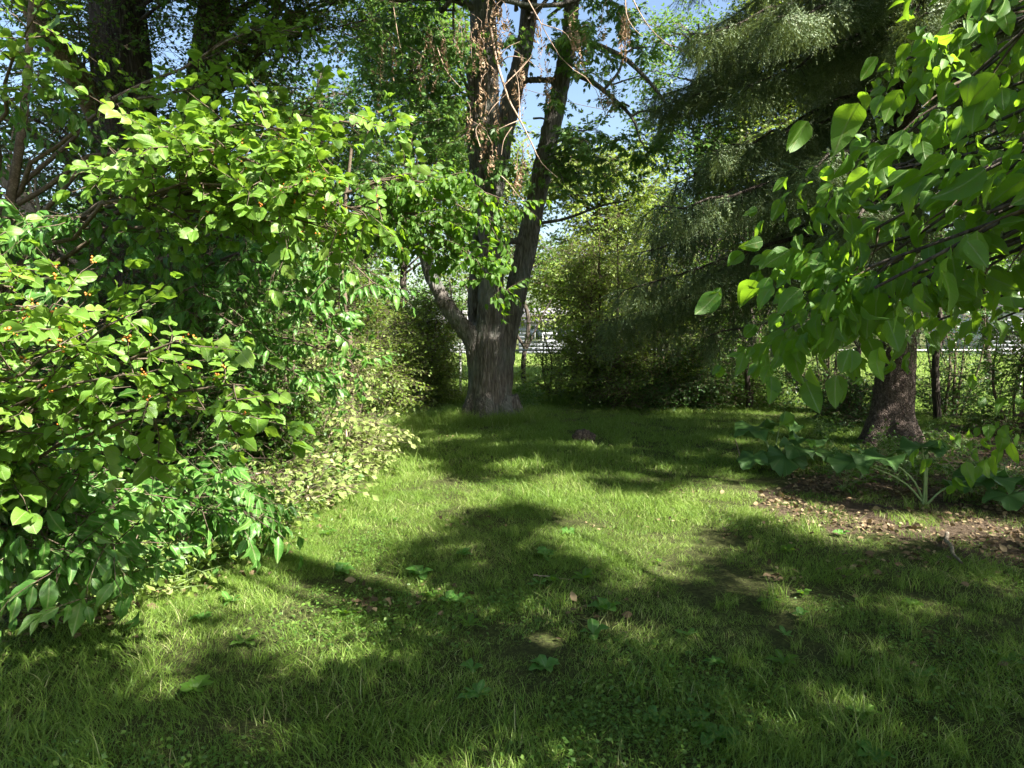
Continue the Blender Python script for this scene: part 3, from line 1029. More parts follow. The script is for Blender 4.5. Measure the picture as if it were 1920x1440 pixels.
def make_maple():
    base = G(915, 785); base[2] = 0
    YB = 13.0
    root = thing('maple_tree', 'big grey furrowed maple with several stems standing in the middle of the lawn', 'tree', base)
    px2m = YB / F

    def cv(pts, rad):
        c = np.array([P(*p) for p in pts]) - base
        n = max(8, int(np.linalg.norm(c[-1] - c[0]) / .18))
        s = spline(c, n)
        rr = np.interp(np.linspace(0, 1, n), np.linspace(0, 1, len(rad)), rad) * px2m
        return s, rr
    curves = [
        cv([(916, 800, 13), (916, 740, 13), (915, 670, 13), (921, 600, 13), (921, 530, 13), (921, 460, 13), (917, 390, 13), (912, 300, 13), (910, 200, 13), (907, 60, 13), (904, -90, 13)], [38, 36, 34, 28, 23, 22, 23, 25, 25, 24, 22]),
        cv([(893, 800, 13.05), (895, 720, 13.1), (894, 640, 13.2), (889, 560, 13.3), (893, 470, 13.3), (896, 380, 13.3)], [20, 18, 16, 12, 12, 11]),
        cv([(938, 790, 13.1), (938, 720, 13.1), (948, 640, 13.15), (966, 560, 13.15), (983, 480, 13.2), (1000, 400, 13.2), (1020, 300, 13.2), (1045, 190, 13.2), (1064, 90, 13.2), (1078, -40, 13.3)], [24, 23, 22, 20, 20, 19, 18, 17, 15, 13]),
        cv([(925, 380, 13.2), (940, 270, 13.3), (962, 170, 13.35), (985, 80, 13.4), (998, -60, 13.5)], [16, 19, 18, 16, 14]),
        cv([(897, 690, 13.0), (888, 640, 12.95), (868, 612, 12.9), (838, 575, 12.8), (812, 525, 12.75), (796, 480, 12.7), (786, 440, 12.7)], [20, 19, 17, 14, 12, 10, 9]),
        cv([(900, 360, 13.1), (886, 300, 13.0), (880, 230, 12.9), (884, 170, 12.9), (872, 110, 12.85)], [7, 7, 6, 6, 5]),
        cv([(1052, 158, 13.2), (1030, 150, 13.2), (1010, 150, 13.2), (985, 150, 13.3)], [7, 6, 6, 6]),
        cv([(946, 455, 13.15), (962, 452, 13.1), (985, 448, 13.1)], [6, 6, 6]),
        # root flares
        cv([(895, 740, 13.0), (880, 775, 12.85), (858, 796, 12.7)], [20, 16, 6]),
        cv([(935, 745, 13.0), (948, 775, 12.8), (962, 800, 12.6)], [20, 17, 6]),
        cv([(912, 745, 12.85), (908, 778, 12.6), (902, 810, 12.35)], [22, 17, 6]),
        cv([(955, 745, 13.1), (972, 775, 13.1), (995, 792, 13.2)], [17, 13, 6]),
        cv([(915, 745, 13.2), (905, 770, 13.5), (880, 780, 14)], [22, 17, 6]),
    ]
    me = remesh_tree(curves, .02, 20, .026, 21, 2.0, smooth=3)
    me.materials.append(M['bark'])
    me.name = 'trunk'
    link(bpy.data.objects.new('trunk', me), root)

    pl = Plant.__new__(Plant)
    pl.loc = base; pl.root = root; pl.limbs = []; pl.fine = []; pl.tw = []; pl.far = []
    # arching bare limbs on the right against the sky, and limbs inside the crown
    for pts, r0, r1 in [
        ([(1062, 78, 13.1), (1110, 82, 12.8), (1165, 105, 12.6), (1205, 140, 12.4), (1235, 175, 12.3), (1255, 205, 12.2)], .06, .018),
        ([(1050, 130, 13.1), (1105, 150, 12.9), (1150, 185, 12.8), (1185, 220, 12.7), (1200, 262, 12.6)], .06, .015),
        ([(1185, 218, 12.7), (1205, 208, 12.6), (1228, 212, 12.5), (1245, 235, 12.4)], .022, .01),
        ([(1135, 165, 12.8), (1160, 135, 12.8), (1170, 105, 12.8), (1190, 90, 12.8), (1225, 88, 12.8)], .03, .01),
        ([(1145, 160, 12.8), (1180, 148, 12.8), (1215, 138, 12.8)], .018, .007),
        ([(1000, 222, 13.2), (1018, 222, 13.1), (1030, 232, 13)], .02, .015),
        ([(1012, 330, 13.2), (1050, 250, 13.1), (1100, 245, 13.0)], .02, .01),
        ([(1000, 420, 13.1), (1060, 410, 12.9), (1130, 385, 12.8), (1180, 375, 12.7)], .035, .012),
        ([(884, 180, 12.9), (870, 150, 12.7), (855, 110, 12.5), (850, 40, 12.4), (852, -20, 12.4)], .03, .02),
        ([(895, 20, 13), (840, -5, 12.5), (760, 0, 12), (690, -8, 11.5), (600, 10, 11.2)], .07, .03),
        ([(786, 440, 12.7), (776, 400, 12.7), (770, 340, 12.6), (750, 270, 12.5)], .055, .02),
        ([(845, 580, 12.8), (846, 550, 12.8), (842, 520, 12.8)], .02, .01),
        ([(820, 5, 12.6), (830, 20, 12.2), (870, -20, 12), (960, 5, 11.8), (1040, 10, 11.8), (1110, -10, 11.8)], .05, .03),
    ]:
        pl.tube(spline([P(*p) for p in pts], 12), r0, r1)
    # long dead branch hanging down in front of the stems, with side shoots
    dead = []
    main = spline([P(*p) for p in [(920, 50, 10.5), (930, 110, 10.5), (945, 160, 10.4), (955, 190, 10.4), (975, 225, 10.4), (995, 265, 10.3), (1015, 305, 10.3), (1045, 333, 10.2)]], 16)
    dead.append((main, .022, .006))
    for pts in [[(935, 120, 10.4), (955, 106, 10.2), (985, 110, 10.2), (1005, 125, 10.1)], [(930, 115, 10.4), (950, 90, 10.3), (975, 78, 10.3)],
                [(950, 175, 10.4), (925, 200, 10.3), (915, 215, 10.3)], [(945, 160, 10.4), (985, 120, 10.5), (1000, 98, 10.5)],
                [(975, 225, 10.4), (950, 235, 10.3), (930, 245, 10.3)], [(900, 275, 10.3), (892, 245, 10.3), (900, 230, 10.3)],
                [(990, 0, 10.6), (1015, 45, 10.6), (1045, 100, 10.6), (1080, 135, 10.6), (1110, 155, 10.6), (1135, 215, 10.6)],
                [(1015, 45, 10.6), (1060, 62, 10.5), (1075, 95, 10.5)], [(975, 225, 10.4), (972, 160, 10.4), (965, 130, 10.4)],
                [(940, 330, 10.3), (955, 345, 10.3), (970, 365, 10.3), (985, 375, 10.3)], [(960, 238, 10.3), (945, 262, 10.3), (940, 290, 10.3)],
                [(820, 90, 11), (835, 130, 11), (855, 155, 11), (875, 175, 11)], [(735, -5, 11), (745, 60, 11), (755, 110, 11)],
                [(1185, -5, 9), (1200, 25, 9), (1225, 60, 9), (1260, 88, 9)], [(1172, -10, 9), (1175, 30, 9), (1190, 55, 9), (1205, 68, 9)]]:
        dead.append((spline([P(*p) for p in pts], 8), .009, .003))
    for di, (c, a, b) in enumerate(dead):
        V, Q = tubes_mesh([(c - base, np.linspace(a, b, len(c)))], 5)
        o = link(bpy.data.objects.new('dead_branch', mk_mesh('dead_branch', V, [Q], M['drytwig'], True)), root)
        if di == 0:
            tag(o, 'pale dead branch hanging down in front of the stems')
    # clusters of dead brown leaves hanging
    dpl = Plant.__new__(Plant)
    dpl.loc = base; dpl.root = root; dpl.limbs = []; dpl.fine = []; dpl.tw = []
    for px, py, n, sx, sy in [(905, 90, 16, 14, 60), (870, 30, 12, 30, 25), (925, 80, 22, 18, 50), (915, 200, 26, 14, 40), (895, 130, 18, 10, 45), (960, 20, 24, 40, 15), (1000, 30, 24, 45, 18), (1110, 25, 34, 30, 28), (1070, 60, 12, 14, 30),
                              (1040, 140, 16, 12, 30), (1000, 165, 18, 14, 35), (755, 100, 22, 10, 40), (850, 60, 22, 18, 35), (1125, 90, 18, 28, 8), (1135, 175, 26, 26, 20), (985, 290, 14, 12, 30), (920, 270, 20, 14, 20),
                              (1010, 310, 8, 6, 10), (830, 120, 12, 10, 30), (965, 110, 14, 20, 40), (1185, 60, 5, 10, 8), (720, 130, 8, 8, 20), (1140, 35, 12, 15, 12), (650, 70, 10, 10, 20)]:
        for _ in range(max(1, n // 7)):
            Yd = U(10.2, 11.2)
            cx_, cy_ = px + rng.normal(0, sx * 1.1 + 8), py + rng.normal(0, sy * .4)
            ln = U(25, 60)
            q = spline([P(cx_ + U(-25, 25), cy_ - ln * .7, Yd), P(cx_ + U(-4, 4), cy_ - ln * .3, Yd), P(cx_, cy_ + ln * .3, Yd), P(cx_ + U(-6, 6), cy_ + ln * .6, Yd)], 7)
            dpl.tube(q, .006, .002, fine=True)
            for j in range(6):
                if U() < .9:
                    dpl.twig(q[min(6, 1 + j)] + rng.normal(0, .03, 3), norm([rng.normal(0, .5), rng.normal(0, .5), -1.6]), U(.6, 1.25))
    L, st = dpl.leaves('dead')
    V, Q = tubes_mesh(dpl.fine, 3)
    tag(link(bpy.data.objects.new('dead_twigs', mk_mesh('dead_twigs', V, [Q], M['drytwig'], True)), root), kind='stuff')
    o = link(bpy.data.objects.new('dead_leaves', scatter('dead_leaves', (L[0] - base, *L[1:]), SH['dead'], M['deadleaf'])), root)
    tag(o, 'curled brown dead leaves hanging in clusters', kind='stuff')
    # living crown: sprays placed on real boughs from the stems
    ss = [(1055, 60, 13)]
    for a, b, sp, ns in [
        ((1050, 100, 13.1), (1070, 30, 11.6), .5, 9), ((1050, 100, 13.1), (1110, 45, 11.5), .4, 8),
        ((1060, 130, 13.1), (1085, 140, 11.6), .3, 5), ((1060, 140, 13.1), (1130, 150, 11.6), .25, 4),
        ((1025, 290, 13.1), (1120, 240, 11.4), .5, 14), ((1020, 300, 13.1), (1165, 265, 11.4), .5, 14), ((1020, 310, 13.1), (1145, 305, 11.5), .4, 10), ((1030, 280, 13.1), (1100, 265, 11.3), .4, 8), ((1060, 110, 13.1), (1085, 60, 11.3), .5, 10),
        ((905, 330, 13), (945, 300, 11.5), .45, 8), ((905, 330, 13), (985, 320, 11.5), .45, 8),
        ((880, 200, 12.9), (820, 160, 12.3), .8, 14), ((880, 230, 12.9), (800, 230, 12.2), .9, 16), ((870, 110, 12.9), (780, 60, 12.2), .9, 16),
        ((772, 360, 12.6), (700, 300, 12.3), .9, 14), ((772, 360, 12.6), (830, 330, 12.0), .8, 14), ((790, 460, 12.7), (740, 400, 12.3), .7, 12),
        ((880, 180, 12.9), (690, 140, 12.5), 1.0, 18), ((855, 20, 12.5), (700, 30, 12.0), 1.0, 16), ((900, 0, 12.5), (860, -60, 12.0), 1.0, 14),
        ((1078, -20, 13.2), (1180, 30, 12.8), .8, 12), ((1078, -30, 13.2), (1060, -90, 12.5), .9, 12), ((1190, 90, 12.8), (1215, 105, 12.5), .3, 4), ((905, 120, 12.9), (870, 70, 11.8), .5, 9), ((990, 110, 13.2), (955, 60, 11.9), .4, 7), ((1050, 170, 13.1), (1030, 200, 11.8), .4, 7), ((1060, 80, 13.1), (1150, 110, 12.0), .5, 8),
        ((905, 230, 12.9), (860, 270, 11.8), .6, 11), ((910, 260, 12.9), (930, 240, 11.8), .4, 7), ((1030, 280, 13.1), (1060, 350, 12.0), .6, 11), ((1020, 330, 13.1), (1190, 340, 12.2), .6, 10),
        ((1200, 262, 12.6), (1215, 290, 12.3), .5, 8), ((1245, 230, 12.3), (1235, 250, 12.3), .5, 6), ((1180, 200, 12.7), (1150, 190, 12.8), .4, 5), ((1160, 60, 12.8), (1175, 60, 12.8), .4, 5)]:
        pl.bough(P(*a), P(*b), sp, ns, .02, .12, .5, .15, 1.0)
    # upper crown above the frame (shades the trunk)
    for _ in range(90):
        a = P(U(900, 1075), U(-140, 40), 13.2)
        b = a + np.array([rng.normal(.3, 2.3), rng.normal(-1.2, 2.2), U(1.0, 3.6)])
        if proj(b)[1] > -60:
            continue
        v = b - MAPLE_SPRAYS
        t = v @ SV
        if (np.linalg.norm(v - t[:, None] * SV, axis=1) < 1.0).any():
            continue
        pl.bough(a, b, 1.0, 11, .03, .1, .3, .25, 1.3)
    pl.finish('maple', 'maple', 'maple', bark='bark', limb_name='limb')


make_maple()

# leafy spray with ovate leaves hanging in front of the main trunk
def near_plant(name, label, cat, loc, boughs, kind, mat, shape, near, group=None, trunk=None, leaf_name='leaf', **fk):
    loc = np.asarray(loc, float)
    loc[2] = gh(loc[0], loc[1])
    pl = Plant(name, label, cat, loc, group)
    for tr in (trunk or []):
        pts, r0, r1 = tr
        pl.tube(spline([np.asarray(p, float) for p in pts], 14), r0, r1)
    for bo in boughs:
        a, b, sp, ns = bo[:4]
        kw = bo[4] if len(bo) > 4 else {}
        pl.bough(P(*a) if len(a) == 3 and a[0] > 50 or len(a) == 3 and a[0] < -50 else np.asarray(a, float), P(*b), sp, ns, **kw)
    L = pl.finish(kind, mat, shape, near=near, leaf_name=leaf_name, **fk)
    return pl, L


def berries(pl, L, n, box, r=.005):
    pos = L[0]
    px, py, f = proj(pos)
    ok = np.where((px > box[0]) & (px < box[2]) & (py > box[1]) & (py < box[3]) & (f > .5))[0]
    if not len(ok):
        return
    sel = rng.choice(ok, min(n, len(ok)), replace=False)
    V0 = np.array([(0, 0, 1), (.9, 0, .2), (.2, .9, .2), (-.8, .4, .2), (-.7, -.6, .2), (.3, -.9, .2), (.6, .5, -.7), (-.6, .6, -.7), (-.5, -.6, -.7), (.6, -.5, -.7), (0, 0, -1)]) * r

    T0 = [(0, 1, 2), (0, 2, 3), (0, 3, 4), (0, 4, 5), (0, 5, 1), (1, 6, 2), (2, 6, 7), (2, 7, 3), (3, 7, 8), (3, 8, 4), (4, 8, 9), (4, 9, 5), (5, 9, 1), (1, 9, 6), (6, 10, 7), (7, 10, 8), (8, 10, 9), (9, 10, 6)]
    Vs, Ts = [], []
    k = 0
    for i in sel:
        c = pos[i] - L[1][i][:, 0] * .004 + np.array([0, 0, .008])
        for _ in range(rng.integers(2, 5)):
            Vs.append(V0 * U(.7, 1.2) + c + rng.normal(0, .008, 3) - pl.loc)
            Ts.append(np.array(T0) + k)
            k += len(V0)
    o = link(bpy.data.objects.new('berries', mk_mesh('berries', np.concatenate(Vs), [np.concatenate(Ts)], M['berry'], True)), pl.root)
    tag(o, 'small orange berries among the leaves', kind='stuff')


# ================================================================ FRONT LEFT SHRUBS
pl, L = near_plant('honeysuckle_bush', 'bright green round-leaved bush with orange berries leaning in from the left edge', 'bush', (-3.0, 3.3, 0), [
    ((-3.0, 3.3, .3), (200, 610, 2.5), .5, 13, dict(r0=.018, arch=.12, droop=.25, tstep=.085, scale=.7)),
    ((-3.0, 3.3, .3), (100, 570, 2.7), .5, 12, dict(r0=.016, arch=.12, droop=.2, tstep=.085, scale=.7)),
    ((-3.0, 3.2, .4), (330, 640, 2.6), .45, 14, dict(r0=.018, arch=.15, droop=.3, tstep=.085, scale=.7)),
    ((-3.0, 3.2, .4), (440, 720, 2.7), .4, 14, dict(r0=.016, arch=.2, droop=.4, tstep=.085, scale=.7)),
    ((-3.0, 3.3, .3), (390, 770, 2.7), .35, 9, dict(r0=.014, arch=.22, droop=.5, tstep=.13)),
    ((-3.0, 3.3, .5), (90, 660, 2.4), .5, 11, dict(r0=.016, arch=.15, droop=.3, tstep=.085, scale=.7)),
    ((-3.0, 3.3, .5), (250, 700, 2.5), .42, 10, dict(r0=.016, arch=.18, droop=.4, tstep=.085, scale=.7)),
    ((-3.0, 3.3, .5), (30, 530, 2.5), .45, 10, dict(r0=.016, arch=.1, droop=.2, tstep=.085, scale=.7)),
    ((-3.0, 3.3, .5), (-60, 480, 2.6), .45, 9, dict(r0=.016, arch=.1, droop=.2, tstep=.085, scale=.7)),
    ((-3.0, 3.3, .5), (-60, 640, 2.6), .45, 9, dict(r0=.016, arch=.1, droop=.2, tstep=.085, scale=.7)),
], 'honey', 'honey', 'honey', 300, trunk=[([(-3, 3.3, -.05), (-2.95, 3.3, .4), (-2.8, 3.2, .9), (-2.5, 3.1, 1.4)], .035, .015), ([(-3.1, 3.4, -.05), (-3.15, 3.5, .6), (-3.0, 3.4, 1.3)], .03, .012)])
berries(pl, L, 80, (0, 480, 480, 800))

pl, L = near_plant('honeysuckle_tree', 'tall round-leaved shrub with a bright sunlit spray of orange berries beside the dark trunks', 'shrub', (-3.7, 5.2, 0), [
    ((-3.7, 5.2, 1.9), (470, 300, 4.0), .7, 15, dict(start=.5, r0=.022, arch=.2, tstep=.13)),
    ((-3.7, 5.2, 1.9), (600, 330, 4.1), .75, 18, dict(start=.5, r0=.022, arch=.22, tstep=.12)),
    ((-3.7, 5.2, 1.9), (690, 400, 4.1), .6, 18, dict(start=.5, r0=.022, arch=.25, droop=.45, tstep=.12)),
    ((-3.7, 5.2, 2.2), (560, 250, 4.3), .7, 14, dict(start=.5, r0=.02, arch=.2, tstep=.13)),
    ((-3.7, 5.2, 1.8), (520, 360, 4.0), .6, 12, dict(start=.5, r0=.02, arch=.2, tstep=.13)),
    ((-3.7, 5.2, 1.8), (620, 430, 4.3), .55, 12, dict(start=.5, r0=.02, arch=.25, droop=.5, tstep=.13)),
    ((-3.7, 5.2, 2.4), (740, 240, 5.0), .6, 14, dict(start=.5, r0=.02, arch=.2, tstep=.13)),
    ((-3.7, 5.2, 2.4), (380, 160, 4.8), .6, 10, dict(start=.5, r0=.02, arch=.2, tstep=.25, scale=.7)),
    ((-3.7, 5.2, 2.4), (560, 60, 5.4), .6, 9, dict(start=.5, r0=.02, arch=.2, tstep=.2, scale=.8)),
    ((-3.7, 5.2, 2.4), (60, 40, 4.0), .5, 8, dict(start=.5, r0=.02, arch=.2, tstep=.15)),
], 'honey', 'honey', 'honey', 300, trunk=[([(-3.7, 5.2, -.05), (-3.75, 5.2, 1.0), (-3.65, 5.15, 2.0), (-3.4, 5.1, 3.0), (-3.2, 5, 4)], .06, .02), ([(-3.75, 5.25, -.05), (-3.9, 5.3, 1.4), (-4.0, 5.3, 2.6)], .045, .015)])
berries(pl, L, 120, (380, 200, 760, 480), .0055)

pl, L = near_plant('cherry_sapling', 'low glossy shrub with pointed drooping leaves at the lower left corner of the lawn', 'shrub', (-2.9, 3.9, 0), [
    ((-2.9, 3.9, .4), (150, 870, 3.2), .5, 12, dict(r0=.012, arch=.25, droop=.3, tstep=.14)),
    ((-2.9, 3.9, .3), (60, 880, 3.2), .5, 10, dict(r0=.012, arch=.25, droop=.3, tstep=.14)),
    ((-2.9, 3.9, .3), (200, 1000, 3.2), .4, 12, dict(r0=.012, arch=.3, droop=.5, tstep=.14)),
    ((-2.9, 3.9, .3), (240, 1080, 3.3), .35, 12, dict(r0=.012, arch=.3, droop=.5, tstep=.14)),
    ((-2.9, 3.9, .3), (120, 1050, 3.1), .4, 12, dict(r0=.012, arch=.3, droop=.5, tstep=.14)),
    ((-2.9, 3.9, .3), (20, 1020, 3.1), .4, 12, dict(r0=.012, arch=.3, droop=.5, tstep=.14)),
    ((-2.9, 3.9, .3), (-40, 930, 3.2), .4, 10, dict(r0=.012, arch=.3, droop=.4, tstep=.14)),
    ((-2.9, 3.9, .3), (260, 930, 3.5), .4, 10, dict(r0=.012, arch=.25, droop=.4, tstep=.14)),
], 'cherry', 'cherry', 'cherry', 300, trunk=[([(-2.9, 3.9, -.05), (-2.92, 3.88, .2), (-2.8, 3.8, .5)], .02, .012)])

near_plant('cherry_sapling', 'young pointed-leaved shrub standing at the grass edge right of the low glossy shrub', 'shrub', (-2.2, 4.9, 0), [
    ((-2.2, 4.9, .2), (420, 900, 4.4), .35, 8, dict(r0=.01, arch=.2, droop=.4, tstep=.14)),
    ((-2.2, 4.9, .2), (460, 960, 4.4), .35, 9, dict(r0=.01, arch=.2, droop=.6, tstep=.14)),
    ((-2.2, 4.9, .2), (380, 960, 4.3), .35, 9, dict(r0=.01, arch=.2, droop=.6, tstep=.14)),
    ((-2.2, 4.9, .2), (330, 900, 4.5), .4, 8, dict(r0=.01, arch=.2, droop=.5, tstep=.14)),
], 'cherry', 'cherry', 'cherry', 150, trunk=[([(-2.2, 4.9, -.05), (-2.22, 4.88, .25), (-2.15, 4.85, .5)], .015, .01)])

near_plant('cherry_tree', 'slim tree with long drooping pointed leaves hanging between the berry spray and the big maple', 'tree', (-3.3, 6.6, 0), [
    ((-3.3, 6.6, 2.2), (640, 480, 5.6), .6, 16, dict(r0=.02, arch=.2, droop=.5, tstep=.14)),
    ((-3.3, 6.6, 2.2), (700, 530, 5.6), .55, 16, dict(r0=.02, arch=.25, droop=.6, tstep=.14)),
    ((-3.3, 6.6, 2.0), (560, 520, 5.5), .6, 14, dict(r0=.02, arch=.2, droop=.5, tstep=.14)),
    ((-3.3, 6.6, 1.8), (620, 590, 5.7), .5, 12, dict(r0=.016, arch=.2, droop=.5, tstep=.14)),
    ((-3.3, 6.6, 1.4), (670, 680, 6.2), .4, 12, dict(r0=.014, arch=.2, droop=.5, tstep=.14)),
    ((-3.3, 6.6, 1.2), (590, 720, 6.0), .5, 12, dict(r0=.014, arch=.2, droop=.5, tstep=.14)),
    ((-3.3, 6.6, 1.8), (380, 560, 5.3), .6, 14, dict(r0=.02, arch=.2, droop=.5, tstep=.14)),
    ((-3.3, 6.6, 1.6), (460, 620, 5.6), .6, 14, dict(r0=.02, arch=.2, droop=.5, tstep=.14)),
], 'cherry', 'cherry', 'cherry', 300, trunk=[([(-3.3, 6.6, -.05), (-3.35, 6.6, .9), (-3.25, 6.55, 2.0), (-3.1, 6.5, 3.0)], .05, .02)])

near_plant('cherry_tree', 'pointed-leaved tree reaching in from the left edge above the berry bush', 'tree', (-4.6, 5.6, 0), [
    ((-4.6, 5.6, 1.8), (170, 400, 4.6), .6, 12, dict(r0=.02, arch=.2, droop=.5, tstep=.15)),
    ((-4.6, 5.6, 1.8), (80, 420, 4.5), .6, 12, dict(r0=.02, arch=.2, droop=.5, tstep=.15)),
    ((-4.6, 5.6, 1.8), (300, 440, 4.8), .6, 12, dict(r0=.02, arch=.2, droop=.5, tstep=.15)),
    ((-4.6, 5.6, 2.3), (110, 150, 4.6), .5, 8, dict(r0=.02, arch=.2, droop=.5, tstep=.15)),
    ((-4.6, 5.6, 1.5), (200, 520, 4.4), .5, 8, dict(r0=.02, arch=.2, droop=.5, tstep=.15)),
], 'cherry', 'cherry', 'cherry', 200, trunk=[([(-4.6, 5.6, -.05), (-4.6, 5.6, 1), (-4.7, 5.6, 2.2), (-4.5, 5.6, 3.5)], .06, .025)])

near_plant('hanging_spray_tree', 'light green sapling whose drooping leafy shoots hang in front of the maple trunk', 'tree', (-2.2, 9.6, 0), [
    ((-2.2, 9.6, 3.2), (905, 500, 9.2), .5, 12, dict(r0=.02, arch=.25, droop=.8, tstep=.12)),
    ((-2.2, 9.6, 3.0), (950, 545, 9.2), .3, 9, dict(r0=.016, arch=.25, droop=.8, tstep=.12, start=.6)),
    ((-2.2, 9.6, 3.4), (870, 340, 9.2), .6, 12, dict(r0=.02, arch=.2, droop=.5, tstep=.14)),
    ((-2.2, 9.6, 3.4), (960, 380, 9.2), .6, 14, dict(r0=.02, arch=.2, droop=.6, tstep=.13)),
    ((-2.2, 9.6, 3.4), (920, 420, 9.2), .6, 14, dict(r0=.02, arch=.2, droop=.6, tstep=.13)),
    ((-2.2, 9.6, 3.0), (850, 420, 9.3), .6, 12, dict(r0=.02, arch=.2, droop=.6, tstep=.14)),
    ((-2.2, 9.6, 2.8), (840, 480, 9.6), .5, 10, dict(r0=.016, arch=.2, droop=.6, tstep=.14)),
    ((-2.2, 9.6, 3.0), (760, 360, 9.4), .6, 12, dict(r0=.016, arch=.2, droop=.5, tstep=.14)),
], 'cherry', 'mulberry', 'mulberry', 200, trunk=[([(-2.2, 9.6, -.05), (-2.15, 9.6, 1.2), (-2.25, 9.6, 2.6), (-2.1, 9.6, 4.0)], .05, .02)])

# ================================================================ RIGHT FOREGROUND: drooping mulberry
mul_trunk = np.array([5.6, -.9, 0.])
MUL_TOP = mul_trunk + np.array([-.4, .3, 3.0])
pl = Plant('mulberry_tree', 'near tree on the right whose large translucent leaves droop into the picture', 'tree', mul_trunk)
pl.tube(spline([mul_trunk + np.array(v) for v in [(0, 0, -.1), (0, 0, .8), (-.15, .1, 2), (-.4, .3, 3), (-.6, .4, 4.6), (-.5, .6, 6.4), (-.6, .7, 8.2)]], 16), .24, .07)
hub = [mul_trunk + np.array([-.4, .3, z]) for z in (2.2, 2.8, 3.4)]
for b, sp, ns, kw in [
    ((1640, 430, 2.2), .45, 14, dict(droop=.8)), ((1600, 530, 2.3), .4, 13, dict(droop=.7)), ((1700, 520, 2.2), .35, 10, dict(droop=.6)),
    ((1620, 570, 2.2), .3, 10, dict(droop=.8)), ((1560, 370, 2.6), .35, 9, dict(droop=.6)), ((1690, 260, 2.3), .45, 12, dict(droop=.7)),
    ((1620, 330, 2.5), .45, 11, dict(droop=.7)), ((1780, 120, 2.3), .5, 12, dict(droop=.5)), ((1830, 330, 2.0), .5, 13, dict(droop=.8)),
    ((1880, 440, 2.1), .4, 10, dict(droop=.6)), ((1800, 430, 2.1), .45, 13, dict(droop=.9)), ((1900, 160, 2.0), .5, 12, dict(droop=.6)),
    ((1760, 600, 2.9), .2, 4, dict(droop=.9)), ((1860, 20, 2.4), .5, 10, dict(droop=.5)), ((1610, 470, 2.4), .35, 10, dict(droop=.8)),
    ((1900, 780, 2.8), .2, 5, dict(droop=.9)), ((1950, 300, 1.9), .5, 10, dict(droop=.7)), ((1700, 110, 3.0), .2, 4, dict(droop=.4)), ((1680, 470, 2.2), .35, 10, dict(droop=.8)),
    ((1820, 520, 2.4), .3, 7, dict(droop=.6)), ((1870, 600, 3.0), .25, 5, dict(droop=.8)),
    ((1640, 540, 2.0), .3, 9, dict(droop=.8, scale=1.15)), ((1630, 500, 2.1), .3, 9, dict(droop=.8, scale=1.15)), ((1660, 560, 2.1), .25, 8, dict(droop=.8)), ((1850, 400, 1.7), .4, 10, dict(droop=.9, scale=1.15)),
    ((1760, 200, 2.8), .5, 12, dict(droop=.6)), ((1860, 250, 2.6), .5, 12, dict(droop=.6)), ((1700, 400, 3.0), .5, 12, dict(droop=.8)), ((1900, 520, 2.6), .4, 9, dict(droop=.6)), ((1820, 100, 3.0), .5, 12, dict(droop=.6)), ((1660, 330, 2.9), .45, 10, dict(droop=.7)),
    ((1900, 20, 2.2), .5, 12, dict(droop=.6)), ((1930, 120, 1.7), .4, 8, dict(droop=.8, scale=1.3)), ((1540, 600, 2.4), .2, 4, dict(droop=1.0)), ((1930, 800, 2.8), .3, 7, dict(droop=1.0))]:
    h = hub[rng.integers(0, 3)]
    pl.bough(h, P(*b), sp, max(4, int(ns * .75)), r0=.02, arch=.12, tstep=.14, start=.5, **kw)

# the ground shade wanted in the photograph, as outlines of crown shadow on the lawn
SHADE = [
    [(-900, 1480), (-70, 1300), (0, 1215), (150, 1185), (300, 1165), (480, 1135), (590, 1080), (660, 1090), (770, 1010), (850, 960), (960, 945), (1050, 965), (1010, 1010), (1100, 1045), (1230, 1085), (1300, 1050), (1350, 1000), (1330, 960), (1420, 950), (1560, 1030), (2400, 950), (2400, 1500), (-900, 1500)],
    [(700, 850), (790, 880), (870, 905), (960, 905), (1060, 885), (1100, 920), (1190, 930), (1290, 905), (1400, 870), (1560, 880), (1800, 860), (2300, 860), (2300, 770), (1400, 765), (1250, 770), (1050, 775), (960, 770), (770, 800)],
    [(1380, 900), (1480, 940), (1600, 962), (1760, 972), (2300, 985), (2300, 780), (1400, 850)],
]
LIT = [(1180, 1195, 45, 45), (1160, 1090, 60, 14), (700, 1152, 60, 10), (545, 1232, 45, 14), (720, 1275, 60, 24), (860, 1285, 55, 20), (480, 1370, 40, 28), (1510, 1150, 32, 18), (1600, 972, 90, 9), (1430, 962, 60, 7), (1400, 1370, 90, 30), (1000, 1400, 190, 40),
       (1240, 1340, 55, 22), (250, 1310, 60, 22), (640, 1230, 40, 12), (700, 1420, 70, 16), (90, 1200, 60, 12), (1030, 1205, 40, 20), (300, 1250, 40, 12), (1300, 1190, 40, 14), (900, 1195, 30, 16),
       (960, 875, 60, 8), (820, 825, 40, 6), (1150, 840, 60, 6), (1330, 825, 40, 5), (800, 868, 30, 5), (1260, 880, 50, 6)]


def shade_at(gx, gy):
    px, py, f = proj(np.array([gx, gy, 0.0]))
    if f < .4:
        return gy < 1.7
    ok = any(bool(in_poly(px, py, s)) for s in SHADE)
    if ok:
        for cx, cy, rx, ry in LIT:
            rx, ry = rx * .8, ry * .8
            if ((px - cx) / rx) ** 2 + ((py - cy) / ry) ** 2 < 1:
                return False
    return ok


shade_trees = {'mul': (pl, []), 'second': (None, []), 'third': (None, [])}
cand = 0
clumps = [[], [], [], []]
tr_base = [mul_trunk, np.array([9.6, 2.2, 0.]), np.array([12.2, 6.0, 0.]), P(240, 900, 9.5) * [1, 1, 0]]


def off_frame(c):
    px, py, f = proj(c)
    return ~((f > .2) & (px > -120) & (px < 2040) & (py > -160) & (py < 1500))


